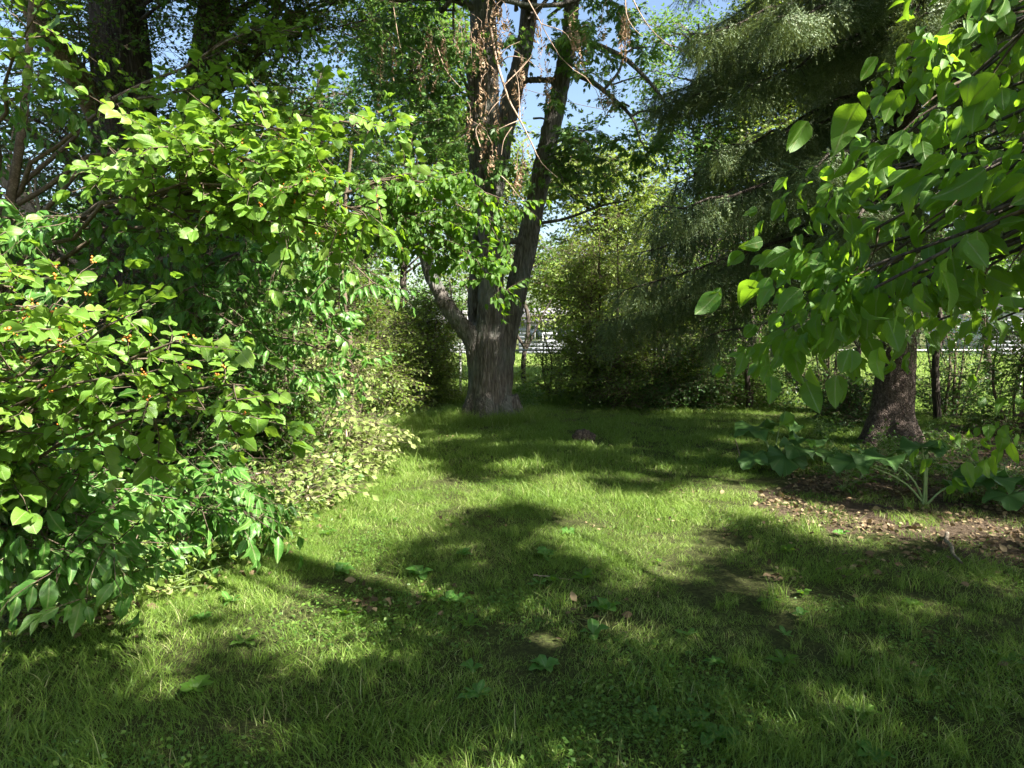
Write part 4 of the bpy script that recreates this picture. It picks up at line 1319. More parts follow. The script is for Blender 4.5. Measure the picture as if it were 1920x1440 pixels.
# sunlit sprays that nothing may shade
lit_pts = np.array([P(a, b, d) for a, b, d in [(60, 560, 2.6), (180, 600, 2.5), (320, 640, 2.6), (420, 700, 2.7), (60, 680, 2.4), (230, 720, 2.5), (420, 260, 4.2), (500, 300, 4.1), (590, 330, 4.1), (670, 380, 4.1), (600, 420, 4.2), (700, 270, 5.0),
                                                 (640, 500, 5.6), (700, 560, 5.6), (560, 560, 5.5), (150, 870, 3.2), (60, 900, 3.2), (220, 960, 3.3), (420, 920, 4.4), (460, 990, 4.4), (560, 850, 7.6), (640, 820, 7.6), (520, 930, 6.2), (640, 740, 7.8),
                                                 (120, 420, 4.5), (900, 450, 9.2), (930, 540, 9.2), (960, 380, 9.2), (880, 320, 9.2), (1120, 240, 11.5), (1140, 300, 11.5), (1070, 60, 11.7), (1300, 420, 8.5), (1400, 350, 8.2), (1250, 480, 8.8), (1500, 300, 8.4), (1330, 500, 8.4), (540, 360, 4.1), (640, 300, 4.1), (460, 330, 4.1), (1560, 200, 8.6), (1100, 480, 15), (1180, 560, 15.2), (820, 680, 15.5), (680, 650, 12)] + [(a, b, 8.6 - (a - 1230) * .001) for a in range(1230, 1500, 90) for b in range(260, 540, 90)] + [(a, b, 15) for a in (1040, 1120, 1200, 1280) for b in (430, 540, 650)] + [(a, b, 3.2) for a in (120, 200, 280) for b in (860, 940, 1010)] + [(a, b, 4.4) for a in (350, 440, 500) for b in (890, 970, 1040)] + [(a, b, 7.2) for a in (490, 560, 630, 690) for b in (760, 840, 920)]
    + [(U(1480, 1920), U(0, 640), U(2.0, 2.7)) for _ in range(15)] + [(1440, 840, 8.6), (1480, 870, 8.3), (1410, 815, 8.8)]])


def clear_of_lit(c, r):
    """True for the canopy points whose shadow misses every sunlit spray by r."""
    out = np.ones(len(c), bool)
    for q in lit_pts:
        v = c - q
        t = v @ SV
        d2 = (v * v).sum(1) - t * t
        out &= ~((t > 0) & (d2 < r * r))
    return out


def shade_v(gx, gy):
    p = np.stack([gx, gy, np.zeros_like(gx)], -1)
    px, py, f = proj(p)
    ok = np.zeros(len(gx), bool)
    for sh in SHADE:
        ok |= in_poly(px, py, sh)
    for cx, cy, rx, ry in LIT:
        ok &= ~(((px - cx) / (rx * .9)) ** 2 + ((py - cy) / (ry * .9)) ** 2 < 1)
    return np.where(f < .4, gy < 1.7, ok)


def n2(x, y):
    return np.array([fnoise(a, b, 2.1, 50) + 1.0 * fnoise(a, b, 4.9, 70) for a, b in zip(x, y)])


# crown twigs added out of frame to shade the left hedge mass
n_ = 24000
kk = rng.integers(0, 3, n_)
bx = np.array([(-60, 380, -60, 470, 4.5, 10), (300, 640, -60, 230, 5, 10), (-60, 520, 420, 1050, 4.2, 8.5)])[kk]
Tq = np.array([P(*v) for v in np.stack([U(bx[:, 0], bx[:, 1]), U(bx[:, 2], bx[:, 3]), U(bx[:, 4], bx[:, 5])], -1)])
hh = U(5.0, 8.5, n_)
c_ = Tq + SV * ((hh - Tq[:, 2]) / SV[2])[:, None]
ok = (hh > Tq[:, 2] + .5) & off_frame(c_) & clear_of_lit(c_, .55)
g_ = c_ - SV * (c_[:, 2] / SV[2])[:, None]
px, py, f = proj(g_)
ok &= ~((f > .4) & (px > -30) & (px < 1950) & ~shade_v(g_[:, 0], g_[:, 1]) & ~left_of_edge(px, py))
for c in c_[ok]:
    if fnoise(c[0] * 1.3, c[1] * 1.3, 1.0, 90) > -.2 and U() < .4:
        clumps[3 if c[0] < 2.0 and c[1] > 3 else (0 if c[1] < 3.5 else 1)].append(c)

# shade on the lawn
n_ = 150000
gx, gy = U(-5.5, 9.0, n_), U(-.4, 13.5, n_)
ok = shade_v(gx, gy)
e = .12
ok &= (gy < 1.7) | (shade_v(gx + e, gy) & shade_v(gx - e, gy) & shade_v(gx, gy + e) & shade_v(gx, gy - e))
gx, gy = gx[ok], gy[ok]
ok = n2(gx, gy) > np.where((gx < -.4) & (gy < 3.6), -.24, np.where(gy < 4.6, -.15, -.15))
gx, gy = gx[ok], gy[ok]
left = np.ones(len(gx), bool)
tb = np.array([t[:2] for t in tr_base[:3]])
for _try in range(6):
    ii = np.where(left)[0]
    h = U(3.1, 6.2 if _try < 4 else 9.0, len(ii))
    c = np.stack([gx[ii], gy[ii], np.zeros(len(ii))], -1) + SV * (h / SV[2])[:, None]
    ok = off_frame(c) & clear_of_lit(c, .26)
    left[ii[ok]] = False
    kk = np.argmin(((c[:, None, :2] - tb[None]) ** 2).sum(-1), 1)
    for k in range(3):
        clumps[k] += list(c[ok & (kk == k)])
clumps = [q if len(q) < m else [q[i] for i in rng.choice(len(q), m, replace=False)] for q, m in zip(clumps, (24000, 11000, 7000, 7000))]


def hang_clumps(p, pts, top, base, r0=.05, far=False, lowest=1.8):
    print('shade twigs', len(pts))
    """Twigs at pts joined to the stem by limbs through local centres."""
    pts = np.array(pts)
    if not len(pts):
        return
    ncl = max(4, min(34, len(pts) // 150))
    cen = pts[rng.choice(len(pts), ncl, replace=False)]
    for _ in range(4):
        a = np.argmin((cen ** 2).sum(1)[None] - 2 * pts @ cen.T, 1)
        cen = np.array([pts[a == k].mean(0) if (a == k).any() else cen[k] for k in range(ncl)])
    for k in range(ncl):
        q = pts[a == k]
        if not len(q):
            continue
        z0 = min(max(lowest, cen[k][2] - 1.6), top)
        b = base + np.array([0, 0, z0])
        t = np.linspace(0, 1, 8)[:, None]
        mid = (b + cen[k]) / 2 + np.array([0, 0, .3])
        p.tube((1 - t) ** 2 * b + 2 * t * (1 - t) * mid + t * t * cen[k], r0, .012)
        for c in q:
            if U() < .12:
                p.tube(np.array([cen[k], (cen[k] + c) / 2 + rng.normal(0, .05, 3), c]), .008, .003, fine=True)
            d = norm(c - cen[k] + rng.normal(0, .3, 3)) * np.array([1, 1, .3])
            (p.far if far else p.tw).append((*(c - d * .16), math.atan2(d[1], d[0]), math.atan2(d[2], math.hypot(d[0], d[1]) + 1e-6), U(.8, 1.15)))


hang_clumps(pl, clumps[0], 6.5, mul_trunk, far=True)
pl.finish('mulberry', 'mulberry', 'mulberry', near=300, bark='bark_dark', limb_name='branch', stems=False)
for k, (nm, lb) in enumerate([('shade_tree', 'leafy tree just beyond the right edge that shades the lawn'), ('shade_tree', 'leafy tree beyond the right edge behind the spruce trunk')]):
    base = tr_base[k + 1]
    p2 = Plant(nm, lb, 'tree', base)
    p2.tube(spline([base + np.array(v) for v in [(0, 0, -.1), (.05, 0, 2), (-.1, .1, 4.5), (0, 0, 7.5)]], 12), .2, .06)
    hang_clumps(p2, clumps[k + 1], 7.0, base)
    if p2.tw:
        p2.finish('mid', 'mid', 'ovate', bark='bark_dark', limb_name='branch', stems=False)

# ================================================================ SPRUCE
def spray_mesh(name, seed, L=.30, hang=True):
    r = np.random.default_rng(seed)
    V, T, ti = [], [], []
    axes = [(np.zeros(3), np.array([1.0, 0, 0]), L)]
    for k in range(4):
        t = .2 + .18 * k
        axes.append((np.array([t * L, 0, 0]), norm(np.array([.9, (-1) ** k * .4, r.normal(0, .15)])), L * .45))
    for o, d, ln in axes:
        n = int(ln / .0065)
        for i in range(n):
            p = o + d * ln * i / n
            a = r.uniform(0, 6.283)
            ref = norm(np.cross(d, [0.1, 0.2, 1]))
            u2 = np.cross(d, ref)
            nd = norm(d * .8 + (ref * math.cos(a) + u2 * math.sin(a)))
            w = norm(np.cross(nd, d)) * .0034
            k = len(V)
            s = r.uniform(.014, .022)
            V += [p - w, p + w, p + nd * s]
            T.append((k, k + 1, k + 2))
            ti += [np.clip(r.normal(.45 + .35 * (i / n > .75), .15), 0, 1)] * 3
    return mk_mesh(name, V, [T], M['needle'], False, None, {'tint': ti})


def make_spruce():
    base = G(1668, 838); base[2] = 0
    Y = base[1]
    root = thing('spruce_tree', 'large spruce with scaly brown trunk and drooping dark needled boughs on the right', 'tree', base)
    k = Y / F
    cv = []
    pts = [P(1672, 860, Y), P(1672, 800, Y), P(1676, 740, Y), P(1682, 660, Y), P(1690, 580, Y), P(1692, 400, Y), P(1696, 200, Y), P(1700, 0, Y), P(1702, -200, Y), P(1704, -420, Y), P(1705, -900, Y)]
    rad = np.array([42, 40, 36, 33, 31, 27, 23, 21, 18, 14, 5]) * k
    c = spline(np.array(pts) - base, 40)
    rr = np.interp(np.linspace(0, 1, 40), np.linspace(0, 1, len(rad)), rad)
    cv.append((c, rr))
    for dx, dy, z0 in [(-.5, -.2, .25), (.45, -.25, .22), (.1, -.55, .2), (-.3, .4, .2), (.5, .3, .2)]:
        cv.append((spline([np.array([dx * .15, dy * .15, z0 + .25]), np.array([dx * .6, dy * .6, z0 * .5]), np.array([dx, dy, -.08])], 6), np.array([.2, .17, .14, .1, .08, .05])))
    stubs = []
    for _ in range(34):
        z = U(.5, 3.6); a = U(0, 6.28)
        i = np.argmin(np.abs(c[:, 2] - z))
        d = np.array([math.cos(a), math.sin(a), .15])
        s0 = c[i] + d * (rr[i] - .05)
        stubs.append((np.array([s0, s0 + d * .05, s0 + d * U(.06, .16)]), np.array([.045, .03, .014])))
    me = remesh_tree(cv + stubs, .024, 16, .010, 16, 10, smooth=3)
    me.materials.append(M['bark_spruce']); me.name = 'trunk'
    link(bpy.data.objects.new('trunk', me), root)
    srcs = [spray_mesh('needle_spray', 900 + i) for i in range(5)]
    tp, te, ts = [], [], []
    fine = []

    def spray(p, d, s):
        tp.append(p); ts.append(s)
        te.append((U(0, 6.28), -math.atan2(d[2], math.hypot(d[0], d[1]) + 1e-6), math.atan2(d[1], d[0])))

    def branch(z, az, L, rise, sag, curtain, r0=.05, dens=1.0):
        i = np.argmin(np.abs(c[:, 2] - z))
        s0 = c[i] + np.array([math.cos(az), math.sin(az), 0]) * rr[i] * .6
        n = 12
        pts = []
        for t in np.linspace(0, 1, n):
            pts.append(s0 + np.array([math.cos(az) * L * t, math.sin(az) * L * t, rise * t * L - sag * L * (t ** 1.6) + .18 * L * sag * t ** 5]))
        pts = np.array(pts)
        pts[1:] += rng.normal(0, .025, (n - 1, 3))
        V, Q = tubes_mesh([(pts, np.linspace(r0, .007, n))], 6)
        link(bpy.data.objects.new('bough', mk_mesh('bough', V, [Q], M['bark_dark'], True)), root)
        nsub = int(L * 21 * dens)
        for j in range(nsub):
            t = .12 + .88 * (j + U()) / nsub
            kk = t * (n - 1); k0 = min(int(kk), n - 2)
            p = pts[k0] + (pts[k0 + 1] - pts[k0]) * (kk - k0)
            sd = 1 if j % 2 else -1
            side = np.array([-math.sin(az), math.cos(az), 0]) * sd
            fw = norm(pts[k0 + 1] - pts[k0])
            ln = (.75 - .45 * t) * U(.5, 1.1) * (1 if L > 2 else .7)
            # lateral then hanging
            d = norm(side * U(.6, 1) + fw * U(.4, .9) + np.array([0, 0, -.15]))
            q = [p]
            dd = d
            m = 6
            for a in range(m):
                dd = norm(dd + np.array([0, 0, -curtain * U(.2, .5)]))
                q.append(q[-1] + dd * ln / m)
            q = np.array(q)
            fine.append((q, np.linspace(.006, .002, len(q))))
            for a in range(1, m + 1):
                seg = norm(q[a] - q[a - 1])
                spray(q[a - 1], norm(seg + rng.normal(0, .22, 3)), U(.75, 1.15))
                if U() < .9:
                    hd = norm(seg * .5 + rng.normal(0, .4, 3) + np.array([0, 0, -curtain * .9]))
                    spray(q[a - 1], hd, U(.8, 1.3))
                    if curtain > .7 and U() < .7:
                        spray(q[a - 1] + hd * .2, norm(hd + np.array([0, 0, -.8])), U(.8, 1.2))
        spray(pts[-1], norm(pts[-1] - pts[-2]), 1.1)

    # whorls
    z = 3.3
    while z < 13.5:
        nb = 5 if z < 9 else 4
        a0 = U(0, 6.28)
        for b in range(nb):
            az = a0 + b * 6.283 / nb + rng.normal(0, .2)
            L = 3.7 * (1 - z / 15.5) ** .75 + .4
            L *= U(.85, 1.1)
            # boughs toward the path are longest where the sun reaches them
            westness = math.cos(az - math.pi)
            if westness > .3 and z < 8:
                L *= 1.0 + .1 * westness
            if westness < -.5 and U() < .3:
                continue
            branch(z + U(-.12, .12), az, L, U(.0, .14), U(.34, .58), U(.35, .9), .05 * (1 - z / 18), dens=(.62 if z < 4 else (.85 if z < 8.5 else .5)))
        z += U(.36, .52)
    # low dead-looking sweeping boughs seen against the light
    branch(2.0, math.pi * 1.02, 2.6, .1, .35, .9, .04, .3)
    branch(2.15, math.pi * 1.2, 2.8, .12, .4, .9, .04, .25)
    branch(2.3, math.pi * .85, 3.0, .12, .4, .8, .04, .35)
    branch(3.0, math.pi * 1.08, 3.9, .08, .38, .7, .05, .8)
    branch(3.6, math.pi * 1.15, 4.0, .1, .36, .7, .05, .8)
    branch(3.3, math.pi * 1.3, 3.4, .08, .36, .7, .05, .8)
    branch(2.7, math.pi * 0.98, 3.9, .1, .42, .8, .05, .6)
    V, Q = tubes_mesh(fine, 3)
    tag(link(bpy.data.objects.new('branchlets', mk_mesh('branchlets', V, [Q], M['bark_dark'], True)), root), kind='stuff')
    n = len(tp)
    print('spruce sprays', n)
    gn_scatter('needles', srcs, np.array(tp), np.array(te), np.array(ts), rng.integers(0, len(srcs), n), parent=root)


make_spruce()

# ================================================================ BIG TREES ON THE LEFT
def big_tree(name, label, trunk, radii, boughs, kind, mat, shape, bark, voxel=None, extra=None, group=None, twscale=1.0):
    tr = [np.asarray(p, float) for p in trunk]
    base = tr[0].copy(); base[2] = 0
    pl = Plant(name, label, 'tree', base, group)
    s = spline(tr, 26)
    rr = np.interp(np.linspace(0, 1, 26), np.linspace(0, 1, len(radii)), radii)
    if voxel:
        me = remesh_tree([(s - base, rr)] + [(spline([np.asarray(q) - base for q in e[0]], 14), np.linspace(e[1], e[2], 14)) for e in (extra or [])], voxel, 14, .014, 20, 2.2, smooth=3)
        me.materials.append(M[bark]); me.name = 'trunk'
        link(bpy.data.objects.new('trunk', me), pl.root)
    else:
        V, Q = tubes_mesh([(s - base, rr)], 10)
        link(bpy.data.objects.new('trunk', mk_mesh('trunk', V, [Q], M[bark], True)), pl.root)
        for e in (extra or []):
            V, Q = tubes_mesh([(spline([np.asarray(q) - base for q in e[0]], 12), np.linspace(e[1], e[2], 12))], 8)
            link(bpy.data.objects.new('limb', mk_mesh('limb', V, [Q], M[bark], True)), pl.root)
    if name == 'ash_tree' and 'thickest' in label:
        hang_clumps(pl, clumps[3], 8.2, base, .06, lowest=7.6)  # unseen twigs added for shade, hung on this tree's crown
    for b in boughs:
        kw = dict(b[4]) if len(b) > 4 else {}
        kw.setdefault('scale', twscale)
        pl.bough(b[0], b[1], b[2], b[3], **kw)
    pl.finish(kind, mat, shape, bark=bark, limb_name='branch')
    return pl


def crown_boughs(stem, zr, n, tips, spread, nsub, **kw):
    """n boughs from points of the stem polyline to random tips inside boxes [(px0,py0,px1,py1,Y0,Y1)]."""
    out = []
    stem = spline(stem, 60)
    for i in range(n):
        bx = tips[rng.integers(0, len(tips))]
        tip = P(U(bx[0], bx[2]), U(bx[1], bx[3]), U(bx[4], bx[5]))
        cand = stem[(stem[:, 2] > zr[0]) & (stem[:, 2] < zr[1])]
        j = np.argmin(np.abs(cand[:, 2] - (tip[2] - U(.2, 1.2))))
        out.append((cand[j], tip, spread * U(.8, 1.2), nsub, kw))
    return out


OVER = [(np.array([U(-6.5, 1.6), U(5.2, 10.2), U(6.3, 10)])) for _ in range(100)]  # tips of boughs added above the frame to shade the left mass
OVER = [q for q in OVER if proj(q)[1] < -40]
t1 = [P(240, 900, 9.5), P(238, 560, 9.5), P(236, 300, 9.4), P(228, 120, 9.4), P(215, -60, 9.4), P(210, -300, 9.4)]
t1[0][2] = -.1
big_tree('ash_tree', 'thickest dark tree trunk at left with leafy boughs, behind the berry spray', t1, [.5, .44, .4, .36, .3, .2],
         crown_boughs(t1, (2.5, 9), 42, [(40, -60, 400, 420, 7.6, 9.0), (-40, -60, 150, 220, 7.5, 10.5), (-40, 200, 150, 500, 8, 10), (60, -60, 420, 200, 9.9, 11.5), (0, 200, 330, 560, 9.9, 11.5), (300, 100, 480, 500, 9, 10.5), (0, -120, 500, -20, 8.5, 11)], 1.0, 13, r0=.03, arch=.1, tstep=.2) + [(t1[4 + k % 2], q, 1.3, 16, dict(r0=.05, arch=.12, tstep=.22, start=.3, scale=1.3)) for k, q in enumerate(OVER[::2])],
         'mid', 'mid', 'ovate', 'bark_dark', voxel=.035, extra=[([P(236, 420, 9.4), P(160, 330, 9), P(60, 250, 8.8), P(-30, 200, 8.6)], .09, .05)], twscale=1.1)
t2 = [P(395, 880, 9.8), P(390, 560, 9.8), P(372, 380, 9.8), P(375, 200, 9.8), P(400, 20, 9.8), P(415, -150, 9.8), P(420, -320, 9.8)]
t2[0][2] = -.1
big_tree('ash_tree', 'narrower dark tree trunk right of the thickest trunk, half hidden by leaves', t2, [.3, .27, .25, .23, .2, .17, .1],
         crown_boughs(t2, (2.0, 9), 40, [(300, -60, 560, 300, 7.8, 9.3), (360, -80, 640, 220, 8, 10.5), (420, 200, 620, 480, 8.6, 10.5), (300, 400, 560, 620, 8.5, 10.5), (480, -120, 740, 60, 8, 11)], 1.0, 13, r0=.03, arch=.1, tstep=.2) + [(t2[5 + k % 2], q, 1.3, 16, dict(r0=.05, arch=.12, tstep=.22, start=.3, scale=1.3)) for k, q in enumerate(OVER[1::2])],
         'mid', 'mid', 'ovate', 'bark_dark', voxel=.035, twscale=1.1)
t3 = [P(330, 900, 8.6), P(270, 620, 8.4), P(185, 330, 8.0), P(150, 160, 7.8), P(100, 80, 7.7), P(30, -40, 7.5), P(-20, -150, 7.4)]
t3[0][2] = -.1
t3 = [P(-330, 900, 8.0), P(-200, 560, 8.0), P(-60, 380, 7.9), P(30, 320, 7.9), P(110, 200, 7.8), P(80, 70, 7.7), P(20, -60, 7.6)]
t3 = [P(-260, 950, 7.4), P(-140, 480, 7.4), P(20, 352, 7.3), P(60, 420, 7.3)]
t3[0][2] = -.1
big_tree('leaning_tree', 'pale leaning tree limb crossing the top left corner in the sun', [P(330, 860, 10.6) * [1, 1, 0] + [0, 0, -.1], P(270, 560, 10.4), P(215, 300, 10.0), P(165, 180, 9.0), P(128, 118, 8.4), P(88, 62, 8.0), P(40, -20, 7.6), P(0, -110, 7.4)], [.17, .16, .15, .145, .14, .12, .1, .06],
         crown_boughs([P(165, 180, 9.0), P(128, 118, 8.4), P(88, 62, 8.0), P(0, -110, 7.4)], (0, 9), 8, [(-60, -100, 200, 60, 7, 8.5)], .8, 10, r0=.02, tstep=.2), 'mid', 'mid', 'ovate', 'bark_pale')
big_tree('leaning_tree', 'pale bare limb slanting down at the left edge below the leaning tree', [P(-420, 1000, 7.2) * [1, 1, 0] + [0, 0, -.1], P(-330, 560, 7.2), P(-180, 250, 7.2), P(-60, 290, 7.0), P(25, 350, 6.8), P(75, 430, 6.6), P(150, 500, 6.5)], [.16, .14, .11, .09, .07, .05, .02],
         crown_boughs([P(-180, 250, 7.2), P(-60, 290, 7.0), P(25, 350, 6.8), P(75, 430, 6.6)], (0, 9), 12, [(-60, 380, 260, 560, 6, 7.4), (-80, 200, 80, 420, 6, 7.6)], .7, 9, r0=.02, tstep=.2), 'mid', 'dark', 'ovate', 'bark_pale')

# ================================================================ SHRUB LAYER
def shrub(name, label, px0, py_top, px1, py_base, Y, kind, mat, shape, nb, bark='twig', spread=.6, nsub=9, tw=1.0, group=None, cat='shrub', depth=.8, stems=5, lean=.5, low=.05):
    """A bush filling a box of the picture at distance Y, its stems fanning from the ground."""
    w0, w1 = P(px0, py_base, Y), P(px1, py_base, Y)
    cx = (w0[0] + w1[0]) / 2
    top = P(cx, py_top, Y)[2]
    base = np.array([cx, Y, gh(cx, Y)])
    pl = Plant(name, label, cat, base, group)
    hw = (w1[0] - w0[0]) / 2
    st = []
    for i in range(stems):
        a = U(-1, 1)
        tp = base + np.array([a * hw * .6, U(-.5, .5) * depth, top * U(.7, .95)])
        b = base + np.array([a * hw * .25, U(-.2, .2), -.03])
        pts = spline([b, (b + tp) / 2 + rng.normal(0, .08, 3), tp], 12)
        pl.tube(pts, U(.018, .035) * max(1, top / 2.5), .007)
        st.append(pts)
    for i in range(nb):
        s = st[rng.integers(0, stems)]
        j = rng.integers(1, 11)
        x = U(-1, 1)
        z = low * top + (top * U(.0, 1.0)) * (1 - .25 * x * x)
        tip = np.array([cx + x * hw, Y + U(-1, 1) * depth, z])
        a = s[min(j, int(np.argmin(np.abs(s[:, 2] - max(.1, z - .4)))))]
        pl.bough(a, tip, spread, nsub, r0=.01, arch=.15, droop=.3, tstep=.17, scale=tw)
    pl.finish(kind, mat, shape, bark=bark, limb_name='stem')
    return pl


# left mass, dark interior
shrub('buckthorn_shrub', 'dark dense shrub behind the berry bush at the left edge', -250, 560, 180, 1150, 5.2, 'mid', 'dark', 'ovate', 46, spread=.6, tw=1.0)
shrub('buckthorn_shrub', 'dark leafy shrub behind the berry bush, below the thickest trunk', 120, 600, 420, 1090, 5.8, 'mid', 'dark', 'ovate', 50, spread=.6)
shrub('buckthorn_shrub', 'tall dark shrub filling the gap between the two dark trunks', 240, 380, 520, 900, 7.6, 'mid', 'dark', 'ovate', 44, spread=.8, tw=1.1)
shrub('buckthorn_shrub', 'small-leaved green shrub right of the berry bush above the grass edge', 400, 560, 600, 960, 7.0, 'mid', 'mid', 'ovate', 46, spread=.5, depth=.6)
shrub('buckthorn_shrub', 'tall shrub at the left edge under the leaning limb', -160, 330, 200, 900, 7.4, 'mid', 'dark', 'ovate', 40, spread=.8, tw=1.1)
shrub('creeper_tangle', 'pale yellow-green creeper tangle spilling onto the lawn edge at left', 500, 770, 700, 930, 7.7, 'creeper', 'pale', 'ovate', 26, tw=1.35, spread=.4, nsub=8, bark='drytwig', cat='creeper', depth=.7, stems=6)
shrub('creeper_tangle', 'lower pale creeper patch with dry stems near the young shrub', 430, 880, 620, 990, 6.2, 'creeper', 'pale', 'ovate', 20, tw=1.3, spread=.3, nsub=7, bark='drytwig', cat='creeper', depth=.6, stems=5)
shrub('creeper_tangle', 'pale climbing creeper on bare stems above the lawn-edge tangle', 560, 640, 680, 800, 9.4, 'creeper', 'pale', 'ovate', 26, spread=.5, nsub=8, bark='drytwig', cat='creeper', depth=.5, stems=5)
shrub('lilac_shrub', 'leafy green shrub between the pale creeper and the maple', 620, 500, 770, 765, 12.2, 'mid', 'olive', 'ovate', 52, spread=.7)
shrub('lilac_shrub', 'yellow-green sunlit shrub just left of the maple trunk', 730, 545, 860, 745, 15.5, 'mid', 'olive', 'ovate', 64, spread=.6, tw=1.1)
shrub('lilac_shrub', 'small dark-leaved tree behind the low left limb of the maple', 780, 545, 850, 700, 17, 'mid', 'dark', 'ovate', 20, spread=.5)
shrub('lilac_shrub', 'tall green shrub rising left of the maple behind the hanging sprays', 500, 420, 700, 760, 11.4, 'mid', 'mid', 'ovate', 52, spread=.8, tw=1.1)
shrub('elder_shrub', 'tall olive shrub with reddish stems right of the maple trunk', 1060, 400, 1190, 740, 15.2, 'mid', 'olive', 'ovate', 50, spread=.7, tw=1.25, stems=7)
shrub('elder_shrub', 'broad olive shrub under the tips of the spruce boughs', 1160, 430, 1330, 750, 15.4, 'mid', 'olive', 'ovate', 60, spread=.8, tw=1.15, stems=7)
shrub('elder_shrub', 'dark green shrub at the far lawn edge below the spruce', 1290, 480, 1480, 755, 15.2, 'mid', 'mid', 'ovate', 54, spread=.8, tw=1.15, stems=7)
shrub('elder_shrub', 'thin olive sapling screen in the gap just right of the maple trunk', 985, 590, 1095, 745, 16.2, 'mid', 'olive', 'ovate', 15, spread=.45, tw=1.0, stems=5, depth=.4)
shrub('low_bush', 'low dark bush at the far lawn edge right of the maple', 1090, 655, 1220, 755, 14.8, 'small', 'mid', 'ovate', 34, spread=.4, tw=1.3)
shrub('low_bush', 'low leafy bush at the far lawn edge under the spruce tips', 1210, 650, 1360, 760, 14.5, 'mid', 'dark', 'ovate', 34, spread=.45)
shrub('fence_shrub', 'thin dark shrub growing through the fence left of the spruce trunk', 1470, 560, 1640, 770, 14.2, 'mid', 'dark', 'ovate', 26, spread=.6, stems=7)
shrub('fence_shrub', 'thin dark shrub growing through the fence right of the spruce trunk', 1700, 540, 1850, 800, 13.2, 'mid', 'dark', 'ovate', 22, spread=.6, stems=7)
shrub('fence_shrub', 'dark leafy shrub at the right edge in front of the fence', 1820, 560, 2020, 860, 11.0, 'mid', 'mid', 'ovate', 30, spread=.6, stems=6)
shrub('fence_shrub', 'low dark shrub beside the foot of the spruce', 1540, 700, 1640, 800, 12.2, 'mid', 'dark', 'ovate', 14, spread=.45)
# thin young trunks seen dark against the light below the spruce
for i, (px, pb, Y, r, lb) in enumerate([(1405, 775, 14.6, .06, 'slim dark tree stem under the spruce, right of the far shrubs'), (1340, 770, 14.9, .035, 'thin leaning stem under the spruce boughs'), (1612, 790, 12.4, .055, 'dark stem close left of the spruce trunk'), (1758, 800, 12.6, .07, 'dark forked stem right of the spruce trunk'), (985, 700, 17.5, .07, 'small crooked tree just right of the maple in front of the pale house')]):
    b = P(px, pb, Y); b[2] = -.05
    pts = [b, P(px - 4, 680, Y), P(px + 6, 600, Y), P(px - 14, 520, Y), P(px + 10, 430, Y)]
    bl = [(P(px, U(450, 560), Y), P(px + U(-110, 110), U(400, 540), Y + U(-.5, .5)), .6, 8, dict(r0=.02, tstep=.2)) for _ in range(9)]
    ex = [([P(px - 2, 650, Y), P(px - 25, 610, Y), P(px - 40, 540, Y)], r * .6, .015), ([P(px, 660, Y), P(px + 28, 600, Y), P(px + 50, 560, Y)], r * .4, .012)]
    big_tree('young_tree', lb, pts, [r, r * .85, r * .75, r * .6, r * .3], bl, 'mid', ['dark', 'mid', 'dark', 'dark', 'mid'][i], 'ovate', 'bark_dark', extra=ex, twscale=1.1)

# ================================================================ BACKGROUND TREES
def back_tree(label, px, Y, py_top, hw_px, py_low, kind='big', mat='mid', n=34, spread=1.2, group='trees beyond the lawn', r=.22, tw=1.4, nsub=11):
    b = P(px, 700, Y); b[2] = -.1
    top = P(px, py_top, Y)
    stem = [b, P(px + U(-20, 20), 560, Y) if py_top < 500 else (b + top) / 2, (P(px, (560 + py_top) / 2, Y)) if py_top < 500 else (b + top * 2) / 3, top]
    bl = crown_boughs(stem, (1.0, 30), n, [(px - hw_px, py_top, px + hw_px, py_low, Y - 1.5, Y + 1.5)], spread, nsub, r0=.035, arch=.08, tstep=.3)
    return big_tree('background_tree', label, stem, [r, r * .8, r * .6, r * .25], bl, kind, mat, 'ovate', 'bark_dark', group=group, twscale=tw)


back_tree('green background tree between the left trunks and the maple', 770, 20, -60, 130, 470, n=70, mat='mid', r=.12)
back_tree('tree with dark foliage behind the berry spray', 600, 18, 120, 110, 560, n=34, mat='dark')
back_tree('pale green tree behind the maple fork', 900, 22, 250, 90, 560, n=30, mat='olive')
back_tree('light green tree behind the arching limbs right of the maple', 1120, 21, 290, 130, 600, n=64, mat='olive', r=.1)
back_tree('tall green tree behind the left side of the spruce', 1310, 23, 40, 120, 600, n=70, mat='mid', r=.1)
back_tree('tall tree behind the middle of the spruce', 1480, 22, -60, 130, 600, n=80, mat='olive', r=.1)
back_tree('tall tree behind the spruce trunk', 1660, 21, -60, 130, 560, n=70, mat='mid', r=.1)
back_tree('tree behind the drooping leaves at the upper right', 1860, 19, -60, 140, 560, n=70, mat='mid', r=.1)
back_tree('background tree at the left edge under open sky', 60, 17, 380, 150, 620, n=30, mat='dark')
back_tree('background tree behind the thickest trunk', 300, 18, 350, 120, 640, n=30, mat='mid')
back_tree('leafy tree low behind the second dark trunk', 480, 19, 420, 110, 660, n=30, mat='mid')

